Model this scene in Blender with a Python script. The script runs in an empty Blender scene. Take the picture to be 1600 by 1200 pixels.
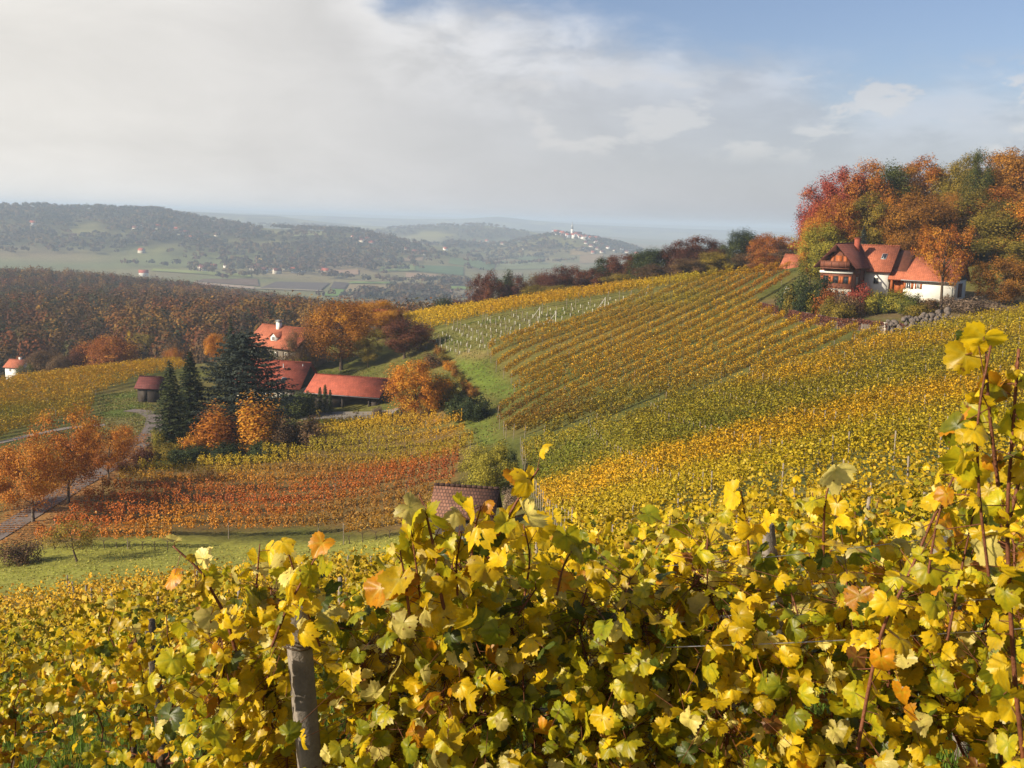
import bpy, math, random
import numpy as np
from mathutils import Vector, Matrix

# ------------------------------------------------------------------ basics
scene = bpy.context.scene
COL = scene.collection
PI = math.pi
F = 1555.6                      # focal length in photograph pixels (35 mm on 36 mm)
PITCH = math.atan((600 - 343) / F)
ROLL = math.radians(1.7)
FWD = np.array([0, math.cos(PITCH), -math.sin(PITCH)])
_u0 = np.array([0, math.sin(PITCH), math.cos(PITCH)])
_r0 = np.array([1.0, 0, 0])
RGT = _r0 * math.cos(ROLL) + _u0 * math.sin(ROLL)
UPV = -_r0 * math.sin(ROLL) + _u0 * math.cos(ROLL)
SUN_EL = math.radians(27)
SUN_H = np.array([-0.90, -0.436])                      # horizontal direction towards the sun
SUN_H = SUN_H / np.linalg.norm(SUN_H)
SUN = np.array([SUN_H[0] * math.cos(SUN_EL), SUN_H[1] * math.cos(SUN_EL), math.sin(SUN_EL)])


def ray(px, py):
    return FWD + RGT * ((px - 800) / F) + UPV * ((600 - py) / F)


def at(px, py, Y):
    d = ray(px, py)
    return d * (Y / d[1])


def tag(o, label=None, cat=None, group=None, kind=None):
    if label: o['label'] = label
    if cat: o['category'] = cat
    if group: o['group'] = group
    if kind: o['kind'] = kind
    return o


def link(name, me, mat=None, parent=None, loc=None, rz=None):
    o = bpy.data.objects.new(name, me)
    COL.objects.link(o)
    if mat is not None and me is not None:
        me.materials.clear()
        for m in (mat if isinstance(mat, (list, tuple)) else [mat]):
            me.materials.append(m)
    if parent is not None: o.parent = parent
    if loc is not None: o.location = loc
    if rz is not None: o.rotation_euler = (0, 0, rz)
    return o


def empty(name, loc, label, cat, group=None, rz=0.0):
    o = bpy.data.objects.new(name, None)
    COL.objects.link(o)
    o.empty_display_size = 0.2
    o.location = [float(c) for c in loc]
    o.rotation_euler = (0, 0, rz)
    return tag(o, label, cat, group)


def mesh_np(name, V, faces, col=None, dom='FACE', uv=None, smooth=False):
    """faces: one (m,k) array or a list of such; col (n,3) on faces or points; uv (loops,2)"""
    if not isinstance(faces, list): faces = [faces]
    faces = [np.asarray(f, dtype=np.int32) for f in faces if len(f)]
    V = np.asarray(V, dtype=np.float32)
    me = bpy.data.meshes.new(name)
    me.vertices.add(len(V))
    me.vertices.foreach_set('co', V.ravel())
    nl = sum(f.size for f in faces)
    me.loops.add(nl)
    me.loops.foreach_set('vertex_index', np.concatenate([f.ravel() for f in faces]))
    tot = np.concatenate([np.full(len(f), f.shape[1], dtype=np.int32) for f in faces])
    st = np.concatenate([[0], np.cumsum(tot)[:-1]]).astype(np.int32)
    me.polygons.add(len(tot))
    me.polygons.foreach_set('loop_start', st)
    if smooth:
        me.polygons.foreach_set('use_smooth', np.ones(len(tot), dtype=bool))
    if col is not None:
        a = me.attributes.new('Col', 'FLOAT_COLOR', dom)
        c = np.ones((len(col), 4), dtype=np.float32)
        c[:, :3] = col
        a.data.foreach_set('color', c.ravel())
    if uv is not None:
        l = me.uv_layers.new(name='UVMap')
        l.data.foreach_set('uv', np.asarray(uv, dtype=np.float32).ravel())
    me.update(calc_edges=True)
    return me


class MB:
    """collects pieces of one mesh"""
    def __init__(s):
        s.V = []; s.F = {}; s.C = {}; s.n = 0
    def add(s, V, *Fs, col=None):
        V = np.asarray(V, dtype=float).reshape(-1, 3)
        for f in Fs:
            f = np.asarray(f, dtype=int)
            if f.size == 0: continue
            k = f.shape[1]
            s.F.setdefault(k, []).append(f + s.n)
            if col is not None:
                c = np.asarray(col, float)
                if c.ndim == 1: c = np.tile(c, (len(f), 1))
                s.C.setdefault(k, []).append(c)
        s.V.append(V); s.n += len(V)
        return s
    def box(s, cx, cy, cz, sx, sy, sz, rz=0.0, col=None):
        x, y, z = sx / 2, sy / 2, sz / 2
        v = np.array([[-x,-y,-z],[x,-y,-z],[x,y,-z],[-x,y,-z],[-x,-y,z],[x,-y,z],[x,y,z],[-x,y,z]])
        if rz:
            c, n = math.cos(rz), math.sin(rz)
            v = v @ np.array([[c, n, 0], [-n, c, 0], [0, 0, 1]])
        f = [[0,3,2,1],[4,5,6,7],[0,1,5,4],[1,2,6,5],[2,3,7,6],[3,0,4,7]]
        return s.add(v + [cx, cy, cz], f, col=col)
    def hexa(s, b, t, col=None):
        """b, t: four bottom and four top corners, counter-clockwise from above"""
        f = [[0,3,2,1],[4,5,6,7],[0,1,5,4],[1,2,6,5],[2,3,7,6],[3,0,4,7]]
        return s.add(np.array(list(b) + list(t), float), f, col=col)
    def tube(s, P, r, n=6, cap=True, col=None):
        V, Q, T = tube(P, r, n, cap)
        return s.add(V, Q, T, col=col) if len(T) else s.add(V, Q, col=col)
    def mesh(s, name, smooth=False, dom='FACE'):
        ks = sorted(s.F)
        fs = [np.concatenate(s.F[k]) for k in ks]
        col = np.concatenate([np.concatenate(s.C[k]) for k in ks]) if s.C else None
        return mesh_np(name, np.concatenate(s.V), fs, col=col, dom=dom, smooth=smooth)
    def build(s, name, mat, parent=None, smooth=False, **k):
        return link(name, s.mesh(name, smooth), mat, parent, **k)


def tube(P, r, n=6, cap=True):
    P = np.asarray(P, float); m = len(P)
    r = np.broadcast_to(np.asarray(r, float), (m,))
    T = np.gradient(P, axis=0)
    T /= np.linalg.norm(T, axis=1)[:, None] + 1e-9
    ref = np.array([0, 0, 1.0]) if abs(T[:, 2]).mean() < 0.8 else np.array([1.0, 0, 0])
    A = np.cross(T, ref); A /= np.linalg.norm(A, axis=1)[:, None] + 1e-9
    B = np.cross(T, A)
    th = np.arange(n) * 2 * PI / n
    V = P[:, None, :] + r[:, None, None] * (np.cos(th)[None, :, None] * A[:, None, :] + np.sin(th)[None, :, None] * B[:, None, :])
    V = V.reshape(-1, 3)
    i = np.arange(m - 1)[:, None] * n; j = np.arange(n)[None, :]; k = (j + 1) % n
    Q = np.stack([i + j, i + k, i + n + k, i + n + j], -1).reshape(-1, 4)
    Tr = np.zeros((0, 3), int)
    if cap:
        V = np.vstack([V, P[-1:]])
        e = (m - 1) * n
        Tr = np.stack([e + j[0], e + k[0], np.full(n, m * n)], -1)
    return V, Q, Tr


def norm(a):
    return a / (np.linalg.norm(a, axis=-1, keepdims=True) + 1e-9)


def leaf_quads(Pc, N, size, rng, aspect=(0.65, 1.25), fold=0.25):
    """bent leaf-clump faces: 6 verts / 2 quads each, folded along the middle"""
    n = len(Pc)
    N = norm(N)
    a = norm(np.cross(N, rng.normal(size=(n, 3))))
    b = np.cross(N, a)
    s = np.broadcast_to(np.asarray(size, float), (n,))[:, None]
    w = s * rng.uniform(aspect[0], aspect[1], (n, 1)) * 0.5
    h = s * 0.5
    k = N * s * fold * rng.uniform(-1, 1, (n, 1))
    j = lambda: rng.uniform(0.6, 1.1, (n, 1))
    V = np.stack([Pc - a * w * j() - b * h * j(), Pc - b * h * 1.15 + k, Pc + a * w * j() - b * h * j(),
                  Pc + a * w * j() + b * h * j(), Pc + b * h * 1.15 + k, Pc - a * w * j() + b * h * j()], 1).reshape(-1, 3)
    i = np.arange(n)[:, None] * 6
    Q = np.stack([i + [0, 1, 4, 5], i + [1, 2, 3, 4]], 1).reshape(-1, 4)
    return V, Q


def flat_quads(Pc, N, size, rng, aspect=(0.6, 1.2)):
    n = len(Pc)
    N = norm(N)
    a = norm(np.cross(N, rng.normal(size=(n, 3))))
    b = np.cross(N, a)
    s = np.broadcast_to(np.asarray(size, float), (n,))[:, None] * 0.5
    w = s * rng.uniform(aspect[0], aspect[1], (n, 1))
    j = lambda: rng.uniform(0.45, 1.15, (n, 1))
    V = np.stack([Pc - a * w * j() - b * s * 0.3, Pc + a * w * 0.3 - b * s * j(), Pc + a * w * j() + b * s * 0.3, Pc - a * w * 0.3 + b * s * j()], 1).reshape(-1, 3)
    Q = np.arange(n * 4).reshape(-1, 4)
    return V, Q


ONES = 'zeroth first second third fourth fifth sixth seventh eighth ninth tenth eleventh twelfth thirteenth fourteenth fifteenth sixteenth seventeenth eighteenth nineteenth'.split()
TENS = {20: 'twent', 30: 'thirt', 40: 'fort', 50: 'fift', 60: 'sixt', 70: 'sevent', 80: 'eight', 90: 'ninet'}
def ordn(k):
    if k >= 100: return 'hundred-and-' + ordn(k - 100) if k > 100 else 'hundredth'
    if k < 20: return ONES[k]
    t = k // 10 * 10
    return TENS[t] + 'ieth' if k == t else TENS[t] + 'y-' + ONES[k - t]


# ------------------------------------------------------------------ noise (numpy)
def vnoise(x, y, seed=0):
    xi = np.floor(x).astype(np.int64); yi = np.floor(y).astype(np.int64)
    fx = x - xi; fy = y - yi
    fx = fx * fx * (3 - 2 * fx); fy = fy * fy * (3 - 2 * fy)
    def hsh(a, b):
        n = (a * 374761393 + b * 668265263 + seed * 1274126177) & 0x7fffffff
        n = ((n ^ (n >> 13)) * 1274126177) & 0x7fffffff
        n = n ^ (n >> 16)
        return (n & 0xffff) / 65535.0
    return (hsh(xi, yi) * (1 - fx) + hsh(xi + 1, yi) * fx) * (1 - fy) + (hsh(xi, yi + 1) * (1 - fx) + hsh(xi + 1, yi + 1) * fx) * fy

def fbm(x, y, seed=0, o=4):
    s = 0; a = 0.5
    for k in range(o):
        s = s + a * vnoise(x * 2 ** k, y * 2 ** k, seed + k); a *= 0.5
    return s / (1 - 0.5 ** o)


# ------------------------------------------------------------------ terrain height
_cp = []
for x, y, z in [(0,0,-1.75),(-6,0,-3.2),(6,0,-1.0),(0,-20,4),(-30,-20,-4),(30,-20,7),(-40,10,-17),(40,10,-2),
                (0,3,-2.72),(-2.7,6,-4.1),(2.5,5.5,-3.0),(0,5.4,-3.5),(0,10,-5.15),(-5,10,-6.0),(0,20,-8.7),(-10,20,-10.2),(0,35,-13.3),(-18,35,-16.3),(-25.7,50,-21.3),
                (5,10,-4.1),(10,20,-6.8),(16,32,-8.9),(23,45,-10.3),(0,46,-16.3),
                (75,190,-4),(60,185,-6),(90,230,0),(110,180,-3),(46,240,-13.8),(63,226,-9.6),(72,246,-10.5),(25,235,-17),(100,300,-4),(60,60,-7),(90,110,-5),
                (13,250,-22),(35,270,-19),(0,260,-31),(-40,270,-40),(60,290,-22),(-30,235,-31),
                (-100,265,-49),(-60,280,-47),(-150,260,-52),
                (-400,1150,-103),(-150,1000,-102),(0,800,-98),(150,700,-90),(300,700,-80),(200,500,-55),(60,420,-50),(0,500,-70),
                (-500,600,-62),(-250,200,-50),(-250,100,-46),(-120,40,-34)]:
    _cp.append((x, y, z))
for px, py, Y in [(1500,690,42),(1550,640,60),(1550,560,95),(1550,500,130),(1550,472,150),(1450,470,147),(1400,478,150),(1320,491,148),(1250,490,148),
                  (1400,520,128),(1250,520,135),(1400,600,92),(1400,680,62),(1250,600,98),(1250,700,62),(1100,760,58),(1100,680,80),(1100,600,112),
                  (1100,520,150),(1100,460,185),(1100,432,215),(1235,420,205),(1200,460,172),
                  (900,780,64),(900,700,92),(900,620,122),(900,560,148),(900,500,178),(900,463,203),
                  (780,690,103),(780,620,132),(740,560,156),(700,522,185),(640,497,212),
                  (600,648,152),(540,648,152),(540,580,182),(600,560,187),(440,638,158),(440,560,200),(440,600,178),(700,640,140),(700,720,112),
                  (600,700,122),(600,760,100),(600,835,80),(450,720,116),(450,850,80),(300,740,113),(300,855,80),(150,800,93),
                  (240,670,138),(240,645,150),(200,720,115),(100,790,95),(0,845,84),(0,700,122),(0,602,190),(0,650,150),(250,572,205),(150,640,155),(150,590,185),
                  (0,882,75),(150,880,73),(300,885,71),(0,918,66),(550,880,63),(725,870,63),
                  (0,434,900),(130,440,850),(300,478,700),(480,508,560),(640,530,450),(100,565,330),(300,545,330),(0,500,500),(200,500,470),(450,520,380)]:
    _cp.append(tuple(at(px, py, Y)))
_cp = np.array(_cp)
_P = _cp[:, :2]; _c2 = 7.0 ** 2
def _phi(d2): return np.sqrt(d2 + _c2)
_A = _phi(((_P[:, None] - _P[None]) ** 2).sum(-1)) - np.eye(len(_P)) * 1.2
_Q = np.hstack([np.ones((len(_P), 1)), _P])
_M = np.block([[_A, _Q], [_Q.T, np.zeros((3, 3))]])
_w = np.linalg.solve(_M, np.concatenate([_cp[:, 2], np.zeros(3)]))

RIDGES = [  # distance, half width front, width back, [(px, py)...]
    (2600, 620, 500, [(-300,318),(0,322),(60,323),(110,327),(150,326),(250,330),(290,338),(330,346),(420,357),(500,360),(560,362),(620,374),(700,388),(760,402),(840,430)]),
    (3100, 420, 400, [(560,400),(640,385),(690,381),(720,379),(760,384),(800,380),(840,371),(870,366),(900,369),(940,376),(975,384),(1010,394),(1060,404),(1150,420)]),
    (4300, 600, 500, [(200,350),(480,352),(540,358),(620,357),(690,352),(760,352),(830,362),(900,372),(1000,385),(1100,385)]),
    (6000, 800, 700, [(-300,312),(0,320),(200,328),(300,331),(380,335),(430,337),(480,344),(560,352),(640,356),(760,358),(860,362),(1000,374),(1200,380)]),
    (9000, 1200, 900, [(-300,311),(0,319),(200,326),(400,334),(500,337),(580,340),(640,342),(720,342),(780,338),(830,344),(900,350),(960,353),(1060,357),(1150,360),(1400,368)]),
    (15000, 2000, 2000, [(-900,292),(0,319),(300,326),(600,336),(800,343),(1000,350),(1200,356),(1600,367),(2200,384)]),
]
_rd = []
for D, wf, wb, pts in RIDGES:
    P3 = np.array([at(px, py, D) for px, py in pts])
    _rd.append((D, wf, wb, P3[:, 0] / P3[:, 1], P3[:, 2]))
VALLEY = -105.0

def h_far(x, y):
    yy = np.maximum(y, 1.0); u = x / yy
    z = np.full(np.shape(x), VALLEY)
    for k, (D, wf, wb, us, zs) in enumerate(_rd):
        crest = np.interp(u, us, zs)
        wob = 1 + 0.12 * (fbm(x / 500 + k * 9, y / 500, 5 + k) - 0.5)
        t = (y - D * wob) / np.where(y < D * wob, wf, wb)
        g = np.exp(-t * t)
        hz = (crest - VALLEY) * g
        hz = hz * (1 + 0.22 * (fbm(x / 260, y / 260, 11 + k) - 0.5) * (1 - g) * 2)
        z = np.maximum(z, VALLEY + hz)
    return z

def h(x, y):
    x = np.asarray(x, float); y = np.asarray(y, float)
    shp = x.shape; x = x.ravel(); y = y.ravel()
    out = np.empty(len(x))
    for s in range(0, len(x), 60000):
        a, b = x[s:s + 60000], y[s:s + 60000]
        d2 = (a[:, None] - _P[None, :, 0]) ** 2 + (b[:, None] - _P[None, :, 1]) ** 2
        z = _phi(d2) @ _w[:-3] + _w[-3] + _w[-2] * a + _w[-1] * b
        r = np.hypot(a, b)
        z = np.clip(z, -104, 30)
        t = np.clip((r - 850) / 350, 0, 1); t = t * t * (3 - 2 * t)
        out[s:s + 60000] = z * (1 - t) + h_far(a, b) * t
    return out.reshape(shp)

def hz(x, y): return float(h(np.array([x]), np.array([y]))[0])

_Ys = np.geomspace(3.0, 20000, 3500)
def hit(px, py, ymin=3.0, ymax=1e9):
    """where the sight line through a photograph pixel first meets the ground"""
    d = ray(px, py)
    Ys = _Ys[_Ys >= ymin]
    P = d[None, :] * (Ys / d[1])[:, None]
    g = P[:, 2] - h(P[:, 0], P[:, 1])
    k = np.argmax(g < 0)
    if not (g < 0).any(): k = len(g) - 1
    if Ys[k] > ymax: return ground(px, ymax, py)
    if k == 0: return P[0]
    t = g[k - 1] / (g[k - 1] - g[k] + 1e-9)
    return P[k - 1] + (P[k] - P[k - 1]) * t

def ground(px, Y, py=600):
    p = at(px, py, Y)
    p[2] = hz(p[0], p[1])
    return p

def inpoly(x, y, poly):
    c = np.zeros(np.shape(x), bool)
    n = len(poly)
    for i in range(n):
        x1, y1 = poly[i][:2]; x2, y2 = poly[(i + 1) % n][:2]
        m = ((y1 > y) != (y2 > y)) & (x < (x2 - x1) * (y - y1) / (y2 - y1 + 1e-12) + x1)
        c ^= m
    return c

def hitpoly(pts, ymin=3.0):
    ymax = 216.0 if ymin < 300 else 1e9     # the crest of the vineyard hill
    return np.array([hit(a, b, ymin, ymax) for a, b in pts])[:, :2]
# ------------------------------------------------------------------ materials
def new_mat(name):
    m = bpy.data.materials.new(name); m.use_nodes = True
    nt = m.node_tree; nt.nodes.clear()
    out = nt.nodes.new('ShaderNodeOutputMaterial')
    return m, nt, out

def nd(nt, typ, **kw):
    n = nt.nodes.new(typ)
    for k, v in kw.items():
        if k.startswith('_'): setattr(n, k[1:], v)
        else:
            key = int(k[1:]) if k[0] == 'i' and k[1:].isdigit() else k.replace('__', ' ')
            n.inputs[key].default_value = v
    return n

def noise_mul(nt, vec, scale, lo, hi, detail=4):
    """a grey factor wandering between lo and hi"""
    n = nd(nt, 'ShaderNodeTexNoise', Scale=scale, Detail=detail, Roughness=0.65)
    if vec is not None: nt.links.new(vec, n.inputs['Vector'])
    r = nd(nt, 'ShaderNodeMapRange'); r.inputs[1].default_value = 0.3; r.inputs[2].default_value = 0.7
    r.inputs[3].default_value = lo; r.inputs[4].default_value = hi
    nt.links.new(n.outputs['Fac'], r.inputs[0])
    return r.outputs[0]

def scale_col(nt, col, fac):
    v = nd(nt, 'ShaderNodeVectorMath', _operation='SCALE')
    nt.links.new(col, v.inputs[0]); nt.links.new(fac, v.inputs['Scale'])
    return v.outputs[0]

def simple_mat(name, col, rough=0.8, nscale=3.0, lo=0.8, hi=1.2, bump=0.0, bscale=None, metal=0.0, spec=0.3):
    m, nt, out = new_mat(name)
    tc = nd(nt, 'ShaderNodeTexCoord')
    c = nd(nt, 'ShaderNodeRGB'); c.outputs[0].default_value = (*col, 1)
    f = noise_mul(nt, tc.outputs['Object'], nscale, lo, hi)
    p = nd(nt, 'ShaderNodeBsdfPrincipled', Roughness=rough, Metallic=metal)
    p.inputs['Specular IOR Level'].default_value = spec
    nt.links.new(scale_col(nt, c.outputs[0], f), p.inputs['Base Color'])
    if bump:
        b = nd(nt, 'ShaderNodeBump', Strength=bump, Distance=0.02)
        n = nd(nt, 'ShaderNodeTexNoise', Scale=bscale or nscale * 6, Detail=5)
        nt.links.new(tc.outputs['Object'], n.inputs['Vector'])
        nt.links.new(n.outputs['Fac'], b.inputs['Height']); nt.links.new(b.outputs[0], p.inputs['Normal'])
    nt.links.new(p.outputs[0], out.inputs[0])
    return m

def leaf_mat(name, ramp=None, transl=0.35, rough=0.55, spec=0.25, near=False, gain=1.0):
    """ramp: None -> colour comes straight from Col; else list of colours looked up by Col.r (+ the tree's own random tone)"""
    m, nt, out = new_mat(name)
    at_ = nd(nt, 'ShaderNodeAttribute', _attribute_name='Col')
    if ramp:
        oi = nd(nt, 'ShaderNodeObjectInfo')
        ma = nd(nt, 'ShaderNodeMath', _operation='MULTIPLY_ADD'); ma.inputs[1].default_value = 0.36; ma.inputs[2].default_value = -0.18
        nt.links.new(oi.outputs['Random'], ma.inputs[0])
        sx = nd(nt, 'ShaderNodeSeparateColor'); nt.links.new(at_.outputs['Color'], sx.inputs[0])
        ad = nd(nt, 'ShaderNodeMath', _operation='ADD'); nt.links.new(sx.outputs[0], ad.inputs[0]); nt.links.new(ma.outputs[0], ad.inputs[1])
        cr = nd(nt, 'ShaderNodeValToRGB')
        e = cr.color_ramp.elements
        while len(e) < len(ramp): e.new(0.5)
        for i, c in enumerate(ramp):
            e[i].position = 0.08 + 0.84 * i / (len(ramp) - 1); e[i].color = (*c, 1)
        nt.links.new(ad.outputs[0], cr.inputs[0])
        col = scale_col(nt, cr.outputs[0], sx.outputs[1])
    else:
        col = at_.outputs['Color']
    if near:
        tc = nd(nt, 'ShaderNodeTexCoord')
        f = noise_mul(nt, tc.outputs['Object'], 38, 0.72, 1.22, 5)
        col = scale_col(nt, col, f)
        # brown age spots
        n = nd(nt, 'ShaderNodeTexNoise', Scale=55.0, Detail=3, Roughness=0.5)
        nt.links.new(tc.outputs['Object'], n.inputs['Vector'])
        r = nd(nt, 'ShaderNodeMapRange'); r.inputs[1].default_value = 0.66; r.inputs[2].default_value = 0.72
        nt.links.new(n.outputs['Fac'], r.inputs[0])
        mx = nd(nt, 'ShaderNodeMix', _data_type='RGBA'); nt.links.new(r.outputs[0], mx.inputs[0])
        nt.links.new(col, mx.inputs[6]); mx.inputs[7].default_value = (0.16, 0.07, 0.015, 1)
        col = mx.outputs[2]
    p = nd(nt, 'ShaderNodeBsdfPrincipled', Roughness=rough)
    p.inputs['Specular IOR Level'].default_value = spec
    nt.links.new(col, p.inputs['Base Color'])
    t = nd(nt, 'ShaderNodeBsdfTranslucent')
    g = nd(nt, 'ShaderNodeGamma', Gamma=0.92)
    nt.links.new(col, g.inputs[0]); nt.links.new(g.outputs[0], t.inputs[0])
    if near:
        b = nd(nt, 'ShaderNodeBump', Strength=0.35, Distance=0.004)
        n2 = nd(nt, 'ShaderNodeTexNoise', Scale=60.0, Detail=3)
        nt.links.new(tc.outputs['Object'], n2.inputs['Vector'])
        nt.links.new(n2.outputs['Fac'], b.inputs['Height']); nt.links.new(b.outputs[0], p.inputs['Normal'])
    mx = nd(nt, 'ShaderNodeMixShader', Fac=transl)
    nt.links.new(p.outputs[0], mx.inputs[1]); nt.links.new(t.outputs[0], mx.inputs[2])
    nt.links.new(mx.outputs[0], out.inputs[0])
    return m

def attr_mat(name, rough=0.95, scales=((0.6, 0.75, 1.25), (0.05, 0.8, 1.2)), bump=0.0):
    m, nt, out = new_mat(name)
    tc = nd(nt, 'ShaderNodeTexCoord')
    a = nd(nt, 'ShaderNodeAttribute', _attribute_name='Col')
    c = a.outputs['Color']
    for s, lo, hi in scales:
        c = scale_col(nt, c, noise_mul(nt, tc.outputs['Object'], s, lo, hi))
    p = nd(nt, 'ShaderNodeBsdfPrincipled', Roughness=rough)
    p.inputs['Specular IOR Level'].default_value = 0.1
    nt.links.new(c, p.inputs['Base Color'])
    if bump:
        b = nd(nt, 'ShaderNodeBump', Strength=bump, Distance=0.15)
        n = nd(nt, 'ShaderNodeTexNoise', Scale=3.0, Detail=6)
        nt.links.new(tc.outputs['Object'], n.inputs['Vector'])
        nt.links.new(n.outputs['Fac'], b.inputs['Height']); nt.links.new(b.outputs[0], p.inputs['Normal'])
    nt.links.new(p.outputs[0], out.inputs[0])
    return m

def tile_mat(name, c1, c2, mortar, bw=0.28, rh=0.36):
    """plain roof tiles laid in rows, driven by the roof's UV in metres"""
    m, nt, out = new_mat(name)
    tc = nd(nt, 'ShaderNodeTexCoord')
    br = nd(nt, 'ShaderNodeTexBrick', Scale=1.0, Color1=(*c1, 1), Color2=(*c2, 1), Mortar=(*mortar, 1))
    br.inputs['Mortar Size'].default_value = 0.035; br.inputs['Mortar Smooth'].default_value = 0.4
    br.inputs['Brick Width'].default_value = bw; br.inputs['Row Height'].default_value = rh
    nt.links.new(tc.outputs['UV'], br.inputs['Vector'])
    f = noise_mul(nt, tc.outputs['Object'], 0.9, 0.72, 1.18, 6)
    f2 = noise_mul(nt, tc.outputs['Object'], 4.5, 0.78, 1.2, 3)
    p = nd(nt, 'ShaderNodeBsdfPrincipled', Roughness=0.8)
    p.inputs['Specular IOR Level'].default_value = 0.25
    nt.links.new(scale_col(nt, scale_col(nt, br.outputs['Color'], f), f2), p.inputs['Base Color'])
    b = nd(nt, 'ShaderNodeBump', Strength=0.6, Distance=0.03, _invert=True)
    nt.links.new(br.outputs['Fac'], b.inputs['Height']); nt.links.new(b.outputs[0], p.inputs['Normal'])
    nt.links.new(p.outputs[0], out.inputs[0])
    return m

def plank_mat(name, c1, c2, w=0.16, vertical=True):
    m, nt, out = new_mat(name)
    tc = nd(nt, 'ShaderNodeTexCoord')
    wv = nd(nt, 'ShaderNodeTexWave', Scale=1 / w / 2, Distortion=0.6, Detail=2, _wave_profile='SAW', _bands_direction='X' if vertical else 'Z')
    nt.links.new(tc.outputs['Object'], wv.inputs['Vector'])
    mx = nd(nt, 'ShaderNodeMix', _data_type='RGBA'); nt.links.new(wv.outputs['Fac'], mx.inputs[0])
    mx.inputs[6].default_value = (*c1, 1); mx.inputs[7].default_value = (*c2, 1)
    f = noise_mul(nt, tc.outputs['Object'], 2.5, 0.75, 1.2, 5)
    p = nd(nt, 'ShaderNodeBsdfPrincipled', Roughness=0.8)
    nt.links.new(scale_col(nt, mx.outputs[2], f), p.inputs['Base Color'])
    nt.links.new(p.outputs[0], out.inputs[0])
    return m

M = {}
M['vine'] = leaf_mat('vine_leaves', transl=0.16, rough=0.6, spec=0.2)
M['vine_near'] = leaf_mat('near_vine_leaves', transl=0.50, rough=0.42, spec=0.4, near=True)
M['bark'] = simple_mat('bark', (0.075, 0.052, 0.035), 0.95, 9, 0.6, 1.4, 0.5)
M['bark_grey'] = simple_mat('grey_bark', (0.14, 0.11, 0.085), 0.95, 9, 0.6, 1.3, 0.5)
M['cane'] = simple_mat('vine_cane', (0.13, 0.045, 0.02), 0.6, 14, 0.65, 1.35, 0.3)
M['post'] = simple_mat('weathered_post', (0.22, 0.18, 0.14), 0.9, 5, 0.65, 1.3, 0.3)
M['concrete'] = simple_mat('concrete_post', (0.21, 0.18, 0.155), 0.9, 9, 0.55, 1.25, 0.25, 90)
M['tube'] = simple_mat('white_tube', (0.52, 0.50, 0.45), 0.5, 5, 0.85, 1.1)
M['wire'] = simple_mat('zinc_wire', (0.55, 0.55, 0.55), 0.35, 8, 0.8, 1.1, metal=0.9)
M['plaster'] = simple_mat('white_plaster', (0.70, 0.69, 0.66), 0.85, 1.5, 0.9, 1.05, 0.15)
M['plaster_old'] = simple_mat('old_plaster', (0.48, 0.44, 0.37), 0.9, 1.5, 0.8, 1.08, 0.15)
M['plaster_dim'] = simple_mat('grey_brown_plaster', (0.20, 0.165, 0.13), 0.9, 1.5, 0.7, 1.15, 0.15)
M['wood_red'] = plank_mat('red_brown_boards', (0.17, 0.052, 0.026), (0.11, 0.034, 0.017))
M['wood_dark'] = plank_mat('dark_boards', (0.030, 0.018, 0.012), (0.018, 0.011, 0.008))
M['wood_orange'] = simple_mat('orange_wood', (0.29, 0.078, 0.02), 0.6, 4, 0.8, 1.2)
M['glass'] = simple_mat('window_glass', (0.03, 0.035, 0.045), 0.08, 2, 0.8, 1.1, spec=0.8)
M['grey_metal'] = simple_mat('grey_sheet_metal', (0.35, 0.37, 0.38), 0.45, 3, 0.85, 1.1, metal=0.3)
M['stone'] = simple_mat('rough_stone', (0.13, 0.105, 0.09), 0.95, 3, 0.55, 1.35, 0.6, 12)
M['road'] = simple_mat('leaf_strewn_asphalt', (0.15, 0.12, 0.11), 0.95, 1.2, 0.75, 1.2)
M['gravel'] = simple_mat('gravel', (0.19, 0.165, 0.14), 0.95, 6, 0.75, 1.2, 0.3)
M['tile_orange'] = tile_mat('orange_tiles', (0.43, 0.135, 0.072), (0.36, 0.11, 0.058), (0.25, 0.075, 0.04))
M['tile_red'] = tile_mat('red_tiles', (0.42, 0.105, 0.062), (0.36, 0.088, 0.052), (0.25, 0.06, 0.036))
M['tile_old'] = tile_mat('old_brown_tiles', (0.23, 0.112, 0.075), (0.165, 0.08, 0.055), (0.08, 0.042, 0.032), 0.22, 0.27)
M['tile_dark'] = tile_mat('dark_red_tiles', (0.15, 0.04, 0.035), (0.12, 0.033, 0.03), (0.07, 0.02, 0.02))
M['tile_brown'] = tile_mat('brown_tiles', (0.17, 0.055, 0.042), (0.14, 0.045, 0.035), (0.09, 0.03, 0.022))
M['terrain'] = attr_mat('terrain_ground', scales=((1.6, 0.7, 1.3), (0.25, 0.75, 1.25), (0.012, 0.85, 1.15)), bump=0.5)
M['field'] = attr_mat('field_soil', scales=((0.03, 0.9, 1.1), (0.15, 0.88, 1.1)))
M['grass'] = leaf_mat('grass_blades', transl=0.3, rough=0.6)
M['mass'] = leaf_mat('far_leaves', transl=0.15, rough=0.8, spec=0.1)

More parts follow.
